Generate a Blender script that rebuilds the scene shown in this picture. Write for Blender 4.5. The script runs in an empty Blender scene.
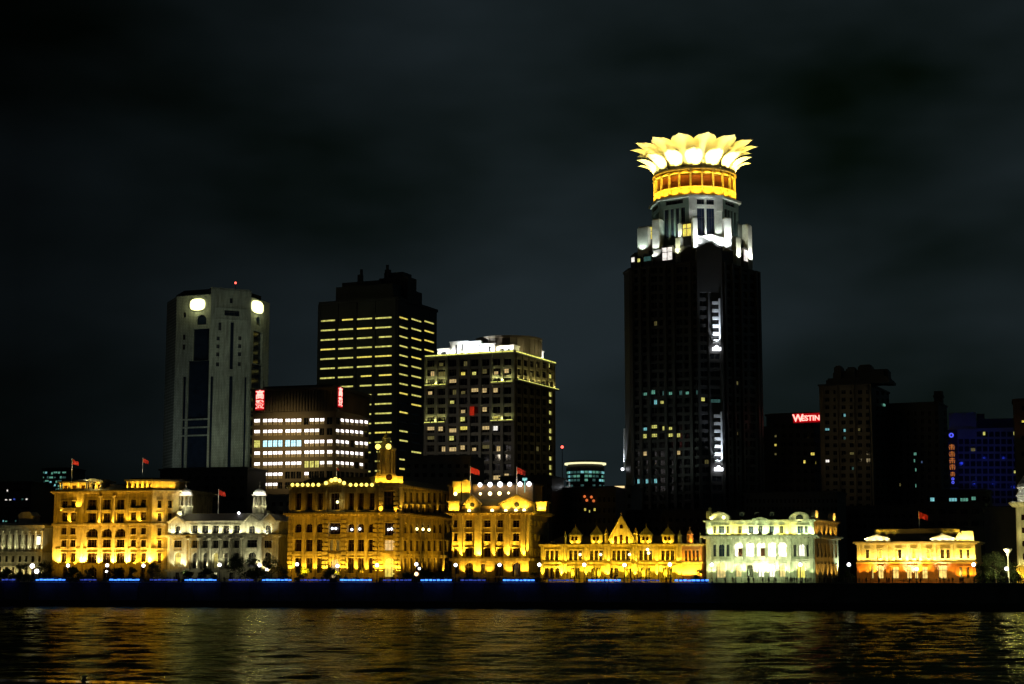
import bpy, math, random
import numpy as np
from math import sin, cos, tan, atan, pi, radians, sqrt, floor
from mathutils import Matrix, Vector

random.seed(7)
SC = bpy.context.scene
COL = SC.collection

# ------------------------------------------------------------------ camera, sky, shaping light, exposure
F = 1680.0                      # focal length in pixels of the 1024 px wide frame
TH = atan(231.0 / F)            # the lens looks slightly up
CH = 10.0                       # eye height above the river
cam = bpy.data.cameras.new('camera')
cam.lens = F * 36.0 / 1024.0
cam.sensor_width = 36.0
cam.clip_start = 0.5
cam.clip_end = 12000
cam_o = bpy.data.objects.new('camera', cam)
cam_o.location = (0, 0, CH)
cam_o.rotation_euler = (pi / 2 + TH, 0, 0)
COL.objects.link(cam_o)
SC.camera = cam_o

SC.view_settings.view_transform = 'Standard'
SC.view_settings.look = 'None'
SC.view_settings.exposure = 0.0
SC.view_settings.gamma = 1.0
SC.view_settings.use_curve_mapping = False

W = bpy.data.worlds.new('World')
SC.world = W
W.use_nodes = True
nt = W.node_tree
nt.nodes.clear()
def wn(t, **k):
    n = nt.nodes.new(t)
    for a, b in k.items():
        setattr(n, a, b)
    return n
w_out = wn('ShaderNodeOutputWorld')
w_sky = wn('ShaderNodeTexSky', sky_type='NISHITA', sun_disc=False)
w_sky.sun_elevation = radians(24)
w_sky.sun_rotation = radians(210)
w_bg1 = wn('ShaderNodeBackground'); w_bg1.inputs[1].default_value = 0.00005
w_bg2 = wn('ShaderNodeBackground'); w_bg2.inputs[1].default_value = 1.0
w_add = wn('ShaderNodeAddShader')
w_tc = wn('ShaderNodeTexCoord')
w_map = wn('ShaderNodeMapping'); w_map.inputs['Scale'].default_value = (2.2, 2.2, 5.0)
w_map.inputs['Location'].default_value = (5.9, 6.1, 3.3)
w_n = wn('ShaderNodeTexNoise'); w_n.inputs['Scale'].default_value = 1.6; w_n.inputs['Detail'].default_value = 4; w_n.inputs['Roughness'].default_value = .46
w_r = wn('ShaderNodeValToRGB')
w_r.color_ramp.elements[0].position = .34; w_r.color_ramp.elements[0].color = (.0010, .0028, .0012, 1)
w_r.color_ramp.elements[1].position = .64; w_r.color_ramp.elements[1].color = (.0130, .0196, .0232, 1)
# clouds glow a little more over the middle of the town and hardly at all overhead
w_sep = wn('ShaderNodeSeparateXYZ')
w_mr = wn('ShaderNodeMapRange'); w_mr.inputs[1].default_value = -.28; w_mr.inputs[2].default_value = .0; w_mr.inputs[3].default_value = .2; w_mr.inputs[4].default_value = 1.0
w_mr2 = wn('ShaderNodeMapRange'); w_mr2.inputs[1].default_value = .25; w_mr2.inputs[2].default_value = .8; w_mr2.inputs[3].default_value = 1.0; w_mr2.inputs[4].default_value = .35
w_mul = wn('ShaderNodeMath', operation='MULTIPLY')
w_mix = wn('ShaderNodeVectorMath', operation='SCALE')
L = nt.links.new
L(w_tc.outputs['Generated'], w_map.inputs[0]); L(w_map.outputs[0], w_n.inputs[0]); L(w_n.outputs[0], w_r.inputs[0])
L(w_tc.outputs['Generated'], w_sep.inputs[0]); L(w_sep.outputs[0], w_mr.inputs[0]); L(w_sep.outputs[2], w_mr2.inputs[0])
L(w_mr.outputs[0], w_mul.inputs[0]); L(w_mr2.outputs[0], w_mul.inputs[1])
L(w_r.outputs[0], w_mix.inputs[0]); L(w_mul.outputs[0], w_mix.inputs['Scale'])
L(w_mix.outputs[0], w_bg2.inputs[0]); L(w_sky.outputs[0], w_bg1.inputs[0])
L(w_bg1.outputs[0], w_add.inputs[0]); L(w_bg2.outputs[0], w_add.inputs[1]); L(w_add.outputs[0], w_out.inputs[0])

moon = bpy.data.lights.new('moon', 'SUN')  # faint sun lamp added to give the dark towers some shape
moon.energy = 0.006
moon.angle = radians(.5)
moon.color = (1, .96, .9)
shape_light_o = bpy.data.objects.new('moon', moon)
shape_light_o.rotation_euler = (radians(66), 0, radians(-30))
COL.objects.link(shape_light_o)

cy = SC.cycles
cy.use_denoising = True
try:
    cy.denoiser = 'OPENIMAGEDENOISE'
    cy.denoising_input_passes = 'RGB_ALBEDO_NORMAL'
except Exception:
    pass
cy.max_bounces = 3
cy.diffuse_bounces = 1
cy.glossy_bounces = 2
cy.light_sampling_threshold = .03
cy.use_adaptive_sampling = True
cy.adaptive_threshold = .02
cy.adaptive_min_samples = 16
cy.transmission_bounces = 2
cy.caustics_reflective = False
cy.caustics_refractive = False
cy.sample_clamp_indirect = 4
cy.use_light_tree = True

# ------------------------------------------------------------------ materials
MATS = {}
def stone(name, col, rough=.85, amp=.22, scale=.35, block=0.0, metal=0.0, bump=.25, fine=3.0, streak=0.0):
    """procedural surface: weather patches, fine grain and, if asked, block joints"""
    if name in MATS:
        return MATS[name]
    m = bpy.data.materials.new(name)
    m.use_nodes = True
    t = m.node_tree
    b = t.nodes['Principled BSDF']
    b.inputs['Roughness'].default_value = rough
    b.inputs['Metallic'].default_value = metal
    tc = t.nodes.new('ShaderNodeTexCoord')
    n = t.nodes.new('ShaderNodeTexNoise'); n.inputs['Scale'].default_value = scale; n.inputs['Detail'].default_value = 6; n.inputs['Roughness'].default_value = .65
    n2 = t.nodes.new('ShaderNodeTexNoise'); n2.inputs['Scale'].default_value = fine; n2.inputs['Detail'].default_value = 3
    t.links.new(tc.outputs['Object'], n.inputs[0]); t.links.new(tc.outputs['Object'], n2.inputs[0])
    r = t.nodes.new('ShaderNodeValToRGB')
    c0 = [max(0, c * (1 - amp)) for c in col]; c1 = [min(1, c * (1 + amp)) for c in col]
    r.color_ramp.elements[0].position = .3; r.color_ramp.elements[0].color = (*c0, 1)
    r.color_ramp.elements[1].position = .7; r.color_ramp.elements[1].color = (*c1, 1)
    t.links.new(n.outputs[0], r.inputs[0])
    mx = t.nodes.new('ShaderNodeMixRGB'); mx.blend_type = 'OVERLAY'; mx.inputs[0].default_value = .25
    t.links.new(r.outputs[0], mx.inputs[1]); t.links.new(n2.outputs[0], mx.inputs[2])
    out = mx.outputs[0]
    h = n2.outputs[0]
    if block:
        sp = t.nodes.new('ShaderNodeSeparateXYZ'); ad = t.nodes.new('ShaderNodeMath'); cb = t.nodes.new('ShaderNodeCombineXYZ')
        t.links.new(tc.outputs['Object'], sp.inputs[0]); t.links.new(sp.outputs[0], ad.inputs[0]); t.links.new(sp.outputs[1], ad.inputs[1])
        t.links.new(ad.outputs[0], cb.inputs[0]); t.links.new(sp.outputs[2], cb.inputs[1])
        bk = t.nodes.new('ShaderNodeTexBrick'); bk.inputs['Scale'].default_value = 1.0 / block
        bk.inputs['Color1'].default_value = (1, 1, 1, 1); bk.inputs['Color2'].default_value = (.86, .86, .86, 1); bk.inputs['Mortar'].default_value = (.55, .55, .55, 1)
        bk.inputs['Mortar Size'].default_value = .03
        t.links.new(cb.outputs[0], bk.inputs[0])
        m2 = t.nodes.new('ShaderNodeMixRGB'); m2.blend_type = 'MULTIPLY'; m2.inputs[0].default_value = 1
        t.links.new(out, m2.inputs[1]); t.links.new(bk.outputs[0], m2.inputs[2]); out = m2.outputs[0]
    if streak:                       # rain streaks and soot
        mp = t.nodes.new('ShaderNodeMapping'); mp.inputs['Scale'].default_value = (1.1, 1.1, .14)
        n3 = t.nodes.new('ShaderNodeTexNoise'); n3.inputs['Scale'].default_value = 1; n3.inputs['Detail'].default_value = 4
        r3 = t.nodes.new('ShaderNodeMapRange'); r3.inputs[1].default_value = .32; r3.inputs[2].default_value = .62; r3.inputs[3].default_value = 1 - streak; r3.inputs[4].default_value = 1.1
        t.links.new(tc.outputs['Object'], mp.inputs[0]); t.links.new(mp.outputs[0], n3.inputs[0]); t.links.new(n3.outputs[0], r3.inputs[0])
        m3 = t.nodes.new('ShaderNodeMixRGB'); m3.blend_type = 'MULTIPLY'; m3.inputs[0].default_value = 1
        t.links.new(out, m3.inputs[1]); t.links.new(r3.outputs[0], m3.inputs[2]); out = m3.outputs[0]
    t.links.new(out, b.inputs['Base Color'])
    if bump:
        bp = t.nodes.new('ShaderNodeBump'); bp.inputs['Strength'].default_value = bump; bp.inputs['Distance'].default_value = .1
        t.links.new(h, bp.inputs['Height']); t.links.new(bp.outputs[0], b.inputs['Normal'])
    MATS[name] = m
    return m

def glow(name, col, e, vary=.35):
    """a surface that gives off light: bulb, lit room, LED; a little uneven from place to place"""
    if name in MATS:
        return MATS[name]
    m = bpy.data.materials.new(name); m.use_nodes = True
    t = m.node_tree; b = t.nodes['Principled BSDF']
    b.inputs['Base Color'].default_value = (*[c * .3 for c in col], 1); b.inputs['Roughness'].default_value = .5
    b.inputs['Emission Color'].default_value = (*col, 1)
    if vary:
        g = t.nodes.new('ShaderNodeNewGeometry'); n = t.nodes.new('ShaderNodeTexNoise'); n.inputs['Scale'].default_value = .9; n.inputs['Detail'].default_value = 2
        mr = t.nodes.new('ShaderNodeMapRange'); mr.inputs[1].default_value = .3; mr.inputs[2].default_value = .7
        mr.inputs[3].default_value = e * (1 - vary); mr.inputs[4].default_value = e * (1 + vary)
        t.links.new(g.outputs['Position'], n.inputs[0]); t.links.new(n.outputs[0], mr.inputs[0]); t.links.new(mr.outputs[0], b.inputs['Emission Strength'])
    else:
        b.inputs['Emission Strength'].default_value = e
    MATS[name] = m
    return m

LIME = stone('limestone', (.42, .37, .28), block=1.2, streak=.4)
LIME2 = stone('pale stone', (.47, .45, .38), block=1.2, streak=.35)
CREAM = stone('cream render', (.5, .47, .36), block=0, streak=.3)
BRICK = stone('red brick', (.36, .18, .09), block=.5)
GRAN = stone('grey granite', (.3, .28, .24), block=1.4)
GOLDST = stone('ochre stone', (.47, .37, .16), block=1.0, streak=.45, amp=.3)
ROOF = stone('dark slate roof', (.06, .055, .05), rough=.7)
LEAD = stone('lead roof', (.11, .12, .11), rough=.6)
CONC = stone('concrete', (.27, .26, .24), scale=.1)
PALEC = stone('pale tower cladding', (.37, .41, .40), scale=.06, block=3.0, streak=.35)
DARKC = stone('dark tower cladding', (.045, .045, .045), rough=.5, scale=.06)
BROWNC = stone('brown tower cladding', (.2, .165, .12), scale=.08)
GREYC = stone('grey tower cladding', (.16, .16, .15), scale=.08)
WHITE = stone('white painted metal', (.72, .72, .7), rough=.5, amp=.08)
METAL = stone('dark painted metal', (.05, .05, .05), rough=.4, amp=.2)
BARK = stone('bark', (.09, .065, .045), rough=.95, scale=2)
LEAF = stone('leaves', (.055, .085, .03), rough=.6, amp=.5, scale=.5, bump=0)
WETST = stone('wet quay stone', (.1, .095, .085), rough=.45, amp=.35, scale=.25, block=1.5)
ALGAE = stone('black algae stone', (.02, .022, .018), rough=.5, amp=.4, scale=.3)
PAVE = stone('granite paving', (.2, .19, .18), rough=.6, scale=.3, block=.8)
ASPH = stone('asphalt', (.05, .05, .05), rough=.8)
SOIL = stone('ground', (.07, .065, .055), rough=.95, scale=.02)
REDCL = stone('red flag cloth', (.62, .035, .02), rough=.8, amp=.1)
GLASS = stone('dark glass', (.012, .014, .018), rough=.08, amp=.3, bump=0)
GLASSW = stone('brown dark glass', (.014, .006, .003), rough=.12, amp=.3, bump=0)
BGLASS = stone('blue dark glass', (.012, .02, .045), rough=.1, amp=.3, bump=0)
FRAME = stone('window frame paint', (.07, .055, .04), rough=.6)
SKIN = stone('clothing', (.06, .055, .06), rough=.9, amp=.7, scale=.6, bump=0)

E_WARM = glow('lit room warm', (1, .72, .3), .55)
E_YEL = glow('lit room yellow', (1, .82, .14), .8)
E_YG = glow('lit strip yellow', (.95, .9, .22), .62, .5)
E_WHITE = glow('lit room white', (1, .93, .85), 1.0)
E_TUBE = glow('ceiling tubes', (1, .93, .95), 3.2, .3)
E_BTUBE = glow('bluish ceiling tubes', (.45, .85, 1), 1.6, .3)
E_ROOM = glow('dim room', (1, .72, .3), .10, .5)
E_CYAN = glow('lit room cyan', (.3, .85, .9), .55)
E_TEAL = glow('lit room teal', (.25, .75, .55), .35)
E_DIMT = glow('faint teal room', (.2, .55, .5), .12)
E_DIMY = glow('faint yellow room', (.7, .6, .2), .12)
E_BULB = glow('warm bulb', (1, .82, .3), 6, .2)
E_GLOBE = glow('white globe', (.95, .93, 1), 5, 0)
E_RED = glow('red neon', (1, .10, .07), 3.4, .1)
E_REDH = glow('red neon edge', (1, .02, .02), .5, .1)
E_BLUE = glow('blue light tube', (.05, .22, 1), 3.0, .3)
E_DIMB = glow('weak blue light tube', (.07, .13, .75), .5, .5)
E_ORG = glow('orange neon', (1, .3, .06), .36, .2)
E_WLED = glow('white led', (.9, .93, 1), 4, .1)
E_YLAMP = glow('yellow lamp disc', (1, .98, .42), 2.6, .1)
E_CREAMB = glow('cream light band', (1, .93, .5), 1.2, .1)

# ------------------------------------------------------------------ mesh builder
class MB:
    def __init__(s, M=None):
        s.v = []; s.f = []; s.mi = []; s.M = M; s.cur = 0
    def add(s, vs, fs):
        n = len(s.v)
        if s.M is not None:
            vs = [s.M @ Vector(p) for p in vs]
        s.v += [tuple(p) for p in vs]
        s.f += [tuple(i + n for i in f) for f in fs]
        s.mi += [s.cur] * len(fs)
        return s
    def box(s, x0, x1, y0, y1, z0, z1):
        return s.add([(x0, y0, z0), (x1, y0, z0), (x1, y1, z0), (x0, y1, z0), (x0, y0, z1), (x1, y0, z1), (x1, y1, z1), (x0, y1, z1)],
                     [(0, 3, 2, 1), (4, 5, 6, 7), (0, 1, 5, 4), (1, 2, 6, 5), (2, 3, 7, 6), (3, 0, 4, 7)])
    def prism(s, poly, z0, z1, poly2=None):
        n = len(poly); poly2 = poly2 or poly
        return s.add([(x, y, z0) for x, y in poly] + [(x, y, z1) for x, y in poly2],
                     [tuple(range(n - 1, -1, -1)), tuple(range(n, 2 * n))] + [(i, (i + 1) % n, n + (i + 1) % n, n + i) for i in range(n)])
    def extr(s, poly, y0, y1):
        """polygon in the x-z plane pushed from y0 to y1"""
        n = len(poly)
        return s.add([(x, y0, z) for x, z in poly] + [(x, y1, z) for x, z in poly],
                     [tuple(range(n)), tuple(range(2 * n - 1, n - 1, -1))] + [(i, n + i, n + (i + 1) % n, (i + 1) % n) for i in range(n)])
    def lathe(s, prof, cx=0, cy=0, n=12, a0=0.0):
        vs = []; fs = []
        for r, z in prof:
            vs += [(cx + r * cos(a0 + 2 * pi * i / n), cy + r * sin(a0 + 2 * pi * i / n), z) for i in range(n)]
        for k in range(len(prof) - 1):
            fs += [(k * n + i, k * n + (i + 1) % n, (k + 1) * n + (i + 1) % n, (k + 1) * n + i) for i in range(n)]
        fs += [tuple(range(n - 1, -1, -1)), tuple(range((len(prof) - 1) * n, len(prof) * n))]
        return s.add(vs, fs)
    def tube(s, p0, p1, r0, r1, n=6):
        p0 = Vector(p0); p1 = Vector(p1); d = (p1 - p0).normalized()
        a = d.orthogonal().normalized(); b = d.cross(a)
        vs = [p0 + (a * cos(2 * pi * i / n) + b * sin(2 * pi * i / n)) * r0 for i in range(n)] + [p1 + (a * cos(2 * pi * i / n) + b * sin(2 * pi * i / n)) * r1 for i in range(n)]
        return s.add([tuple(v) for v in vs], [tuple(range(n - 1, -1, -1)), tuple(range(n, 2 * n))] + [(i, (i + 1) % n, n + (i + 1) % n, n + i) for i in range(n)])
    def ball(s, c, r, n=10, m=6, sz=1.0):
        prof = [(max(.001, r * sin(pi * k / m)), c[2] - r * sz * cos(pi * k / m)) for k in range(m + 1)]
        return s.lathe(prof, c[0], c[1], n)
    def mesh(s, name, mats):
        me = bpy.data.meshes.new(name)
        me.from_pydata(s.v, [], s.f)
        mats = mats if isinstance(mats, (list, tuple)) else [mats]
        for m in mats:
            me.materials.append(m)
        if len(mats) > 1:
            me.polygons.foreach_set('material_index', s.mi)
        me.update()
        return me
    def build(s, name, mats, parent=None, loc=None, rz=0.0, label=None):
        return put(name, s.mesh(name, mats), parent, loc, rz, label)

def put(name, me, parent=None, loc=None, rz=0.0, label=None, scale=None):
    o = bpy.data.objects.new(name, me)
    COL.objects.link(o)
    if parent is not None:
        o.parent = parent
    if loc is not None:
        o.location = loc
    o.rotation_euler = (0, 0, rz)
    if scale is not None:
        o.scale = scale
    if label:
        o['label'] = label
    return o

def tag(o, label, cat, group=None, kind=None):
    if kind:
        o['kind'] = kind
    if label:
        o['label'] = label
    if cat:
        o['category'] = cat
    if group:
        o['group'] = group
    return o

def thing(name, label, cat, loc=(0, 0, 0), rz=0.0, group=None):
    o = bpy.data.objects.new(name, None)
    o.empty_display_size = .5
    COL.objects.link(o)
    o.location = loc; o.rotation_euler = (0, 0, rz)
    return tag(o, label, cat, group)

def dup(root, loc, rz=0.0, label=None, scale=None):
    r = root.copy(); COL.objects.link(r); r.location = loc; r.rotation_euler = (0, 0, rz)
    if scale is not None:
        r.scale = scale
    if label:
        r['label'] = label
    for ch in list(root.children):
        c = ch.copy(); COL.objects.link(c); c.parent = r
        for g in ch.children:
            d = g.copy(); COL.objects.link(d); d.parent = c
    return r

# ------------------------------------------------------------------ measuring: a sight line of the survey photograph
def ray(u, v):
    x = (u - 512.0) / F; y = (342.0 - v) / F
    return Vector((x, cos(TH) - y * sin(TH), sin(TH) + y * cos(TH)))
def at(u, v, Y):
    d = ray(u, v); t = Y / d.y
    return Vector((d.x * t, Y, CH + d.z * t))
YAW0 = radians(-13.1)                         # the line of the river wall
WL = Vector((-158.5, 525.0))
N0 = Vector((-sin(YAW0), cos(YAW0)))          # away from the river
D0 = Vector((cos(YAW0), sin(YAW0)))
def shore(u, d, v=560):
    """depth of the point seen at column u that lies d metres behind the river wall"""
    k = ray(u, v); k = k.x / k.y
    return (WL.dot(N0) + d) / (k * N0.x + N0.y)
def wall_pt(u, d, z, v=575):
    Y = shore(u, d, v); k = ray(u, v)
    return Vector((k.x / k.y * Y, Y, z))

def offset(poly, d):
    n = len(poly); out = []
    for i in range(n):
        p0 = Vector(poly[i - 1]); p1 = Vector(poly[i]); p2 = Vector(poly[(i + 1) % n])
        e1 = (p1 - p0).normalized(); e2 = (p2 - p1).normalized()
        n1 = Vector((e1.y, -e1.x)); n2 = Vector((e2.y, -e2.x))
        m = (n1 + n2); m = m / max(.25, m.length_squared) * 2
        out.append(tuple(p1 + m * d))
    return out

WCACHE = {}
def window_mesh(w, h, pane, frame, style):
    w = round(w / .15) * .15 + .1; h = round(h / .15) * .15 + .1
    key = (round(w, 2), round(h, 2), pane.name, frame.name, style)
    if key in WCACHE:
        return WCACHE[key]
    b = MB()
    b.cur = 0
    b.add([(-w / 2, .12, 0), (w / 2, .12, 0), (w / 2, .12, h), (-w / 2, .12, h)], [(0, 1, 2, 3)])
    b.cur = 1
    f = .1
    if style != 'bare':
        b.box(-w / 2, w / 2, 0, .1, 0, f * 1.4); b.box(-w / 2, w / 2, 0, .1, h - f * 1.4, h)
        b.box(-w / 2, -w / 2 + f * 1.4, 0, .1, f * 1.4, h - f * 1.4); b.box(w / 2 - f * 1.4, w / 2, 0, .1, f * 1.4, h - f * 1.4)
        k = 1 if w < 2.6 else 2
        for i in range(k):
            x = -w / 2 + w * (i + 1) / (k + 1)
            b.box(x - f * .6, x + f * .6, .01, .09, f * 1.4, h - f * 1.4)
        if h > 1.8:
            for i in range(k + 1):
                xa = -w / 2 + w * i / (k + 1) + f * 1.4; xb = -w / 2 + w * (i + 1) / (k + 1) - f * 1.4
                b.box(xa, xb, .01, .09, h * .66, h * .66 + f)
    mats = [pane, frame]
    if style == 'tubes':       # an office seen from outside: dim room, bright ceiling fittings behind the glass line
        b.cur = 2
        b.box(-w * .40, w * .40, .03, .115, h * .50, h * .88)
        mats.append(E_TUBE)
    if style == 'btubes':
        b.cur = 2
        b.box(-w * .42, w * .42, .03, .115, h * .12, h * .9)
        mats.append(E_BTUBE)
    if style.startswith('cur'):   # a lit room behind half-drawn curtains
        x0, x1, z0, z1 = ((-.5, .05, .3, 1), (-.5, .5, .45, 1), (-.05, .5, 0, .8), (-.4, .1, .1, .6), (-.5, .5, .05, .7))[int(style[3])]
        b.cur = 2
        b.box(w * x0 * .94, w * x1 * .94, .06, .115, h * (z0 * .9 + .04), h * (z1 * .9 + .04))
        mats = [GLASS, frame, pane]
    WCACHE[key] = b.mesh('window', mats)
    return WCACHE[key]

class Face:
    def __init__(s, bld, p, q):
        s.b = bld; s.p = Vector(p); d = Vector(q) - s.p
        s.len = d.length; s.ang = math.atan2(d.y, d.x)
        s.M = Matrix.Translation((p[0], p[1], 0)) @ Matrix.Rotation(s.ang, 4, 'Z')
        a = bld.yaw + s.ang
        s.wd = Vector((cos(a), sin(a), 0)); s.wn = Vector((-sin(a), cos(a), 0))
        s.wo = bld.world(p[0], p[1])
        s.op = []
    def P(s, u, v, off=0.0):
        d = ray(u, v); C = Vector((0, 0, CH))
        t = (off + (s.wo - C).dot(s.wn)) / d.dot(s.wn)
        X = C + d * t
        return (X - s.wo).dot(s.wd), X.z - s.b.base
    def x(s, u, v=540, off=0.0):
        return s.P(u, v, off)[0]
    def z(s, v, u=None, off=0.0):
        if u is None:
            u = s.b.umid
        return s.P(u, v, off)[1]
    def R(s, u0, u1, v0, v1, off=0.0):
        um = (u0 + u1) / 2; vm = (v0 + v1) / 2
        return s.P(u0, vm, off)[0], s.P(u1, vm, off)[0], s.P(um, v1, off)[1], s.P(um, v0, off)[1]
    def win(s, u0, u1, v0, v1, **k):
        x0, x1, z0, z1 = s.R(u0, u1, v0, v1)
        s.winm(x0, x1, z0, z1, **k)
    def winm(s, x0, x1, z0, z1, **k):
        s.op.append(dict(x0=x0, x1=x1, z0=z0, z1=z1, **k))
    def mb(s):
        return MB(s.M)
    def loc(s, x, y, z):
        return s.M @ Vector((x, y, z))
    def wall(s, z0, z1, mat, x0=None, x1=None, depth=.55, sill=False, name='wall', extra=None, pil=(), label=None):
        """a wall with real openings, reveals and spandrels; then its windows"""
        x0 = 0.0 if x0 is None else x0; x1 = s.len if x1 is None else x1
        b = s.mb(); op = []
        for o in s.op:
            o['x0'] = max(o['x0'], x0 + .02); o['x1'] = min(o['x1'], x1 - .02); o['z0'] = max(o['z0'], z0 + .02); o['z1'] = min(o['z1'], z1 - .02)
            if o['x1'] - o['x0'] > .15 and o['z1'] - o['z0'] > .15:
                op.append(o)
        s.op = []
        xs = sorted(set([x0, x1] + [round(o[k], 3) for o in op for k in ('x0', 'x1')]))
        zs = sorted(set([z0, z1] + [round(o[k], 3) for o in op for k in ('z0', 'z1')]))
        for o in op:
            for k in ('x0', 'x1', 'z0', 'z1'):
                o[k] = round(o[k], 3)
        grid = np.zeros((len(xs), len(zs)), bool)
        xi = {x: i for i, x in enumerate(xs)}; zi = {z: i for i, z in enumerate(zs)}
        for o in op:
            grid[xi[o['x0']]:xi[o['x1']], zi[o['z0']]:zi[o['z1']]] = True
        for j in range(len(zs) - 1):              # runs of wall between openings
            i = 0
            while i < len(xs) - 1:
                if grid[i, j]:
                    i += 1; continue
                k = i
                while k < len(xs) - 1 and not grid[k, j]:
                    k += 1
                b.add([(xs[i], 0, zs[j]), (xs[k], 0, zs[j]), (xs[k], 0, zs[j + 1]), (xs[i], 0, zs[j + 1])], [(0, 1, 2, 3)])
                i = k
        for o in op:
            a, c, d, e = o['x0'], o['x1'], o['z0'], o['z1']
            dp = o.get('depth', depth)
            b.add([(a, 0, d), (c, 0, d), (c, 0, e), (a, 0, e), (a, dp, d), (c, dp, d), (c, dp, e), (a, dp, e)],
                  [(0, 1, 5, 4), (1, 2, 6, 5), (2, 3, 7, 6), (3, 0, 4, 7)])
            if o.get('arch'):
                w = (c - a) / 2; rise = min(w, (e - d) * .6) * o.get('rise', 1.0); m = (a + c) / 2; n = 6
                pts = [(m - w * cos(pi * i / (2 * n)), e - rise + rise * sin(pi * i / (2 * n))) for i in range(n + 1)]
                for sg in (1, -1):
                    q = [(m + sg * (px - m), pz) for px, pz in pts]
                    cx = a if sg == 1 else c
                    for i in range(n):
                        b.add([(cx, .01, e), (q[i][0], .01, q[i][1]), (q[i + 1][0], .01, q[i + 1][1])], [(0, 1, 2)])
                        b.add([(q[i][0], .01, q[i][1]), (q[i + 1][0], .01, q[i + 1][1]), (q[i + 1][0], dp, q[i + 1][1]), (q[i][0], dp, q[i][1])], [(0, 1, 2, 3)])
            if s.b.orn and not o.get('hole') and c - a > .7:      # moulded surround
                e_ = .12 + .013 * (len(b.f) % 7)
                b.box(a - .3, a - .02, -e_, -.003, d, e); b.box(c + .02, c + .3, -e_, -.003, d, e)
                if o.get('arch'):
                    b.box((a + c) / 2 - .22, (a + c) / 2 + .22, -.4 - e_ * .1, -.003, e - .25, e + .55)
                else:
                    b.box(a - .42, c + .42, -e_ - .14, -.003, e + .04, e + .34)
            if o.get('sill', sill):
                b.box(a - .2, c + .2, -.32, -.003, d - .32, d - .02)
            if o.get('hood'):
                b.box(a - .3, c + .3, -.4, -.003, e + .15, e + .45)
            if not o.get('hole'):
                s.b.wins.append((s, o, dp))
        for (a, c, d, e, p) in pil:
            b.box(a, c, -p, -.002, d, e)
        if extra:
            extra(b)
        return b.build(name, mat, s.b.root, label=label)
    def spot(s, x, z, off, E, col, ang=115, tilt=18, blend=.7, yawt=0.0, size=.25):
        """floodlight standing off the wall, shining up along it"""
        l = bpy.data.lights.new('floodlight', 'SPOT'); l.energy = E * s.b.ku; l.color = col; l.spot_size = radians(ang); l.spot_blend = blend; l.shadow_soft_size = size
        o = bpy.data.objects.new('floodlight', l); COL.objects.link(o); o.parent = s.b.root
        d = s.M.to_3x3() @ Vector((sin(radians(yawt)), sin(radians(tilt)), cos(radians(tilt))))
        o.location = s.loc(x, -off, z); o.rotation_euler = d.to_track_quat('-Z', 'Y').to_euler()
        return o
    def up(s, u, v, E, col, off=1.3, **k):
        x, z = s.P(u, v, -off)
        return s.spot(x, z, off, E, col, **k)
    def fill(s, u, v, dist, zf, E, col, ang=70, blend=.8, size=.6):
        """an added fill light with no fixture, aimed at the wall"""
        x, z = s.P(u, v)
        l = bpy.data.lights.new('wall fill', 'SPOT'); l.energy = E * s.b.kf; l.color = col; l.spot_size = radians(ang); l.spot_blend = blend; l.shadow_soft_size = size  # unseen lamp, added to brighten the whole wall
        o = bpy.data.objects.new('wall_fill', l); COL.objects.link(o); o.parent = s.b.root
        a = s.loc(x, -dist, zf); t = s.loc(x, 0, z)
        o.location = a; o.rotation_euler = (t - a).to_track_quat('-Z', 'Y').to_euler()
        return o
    def bulb(s, x, y, z, E, col, r=.25):
        return s.b.point(s.loc(x, y, z), E, col, r)

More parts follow.
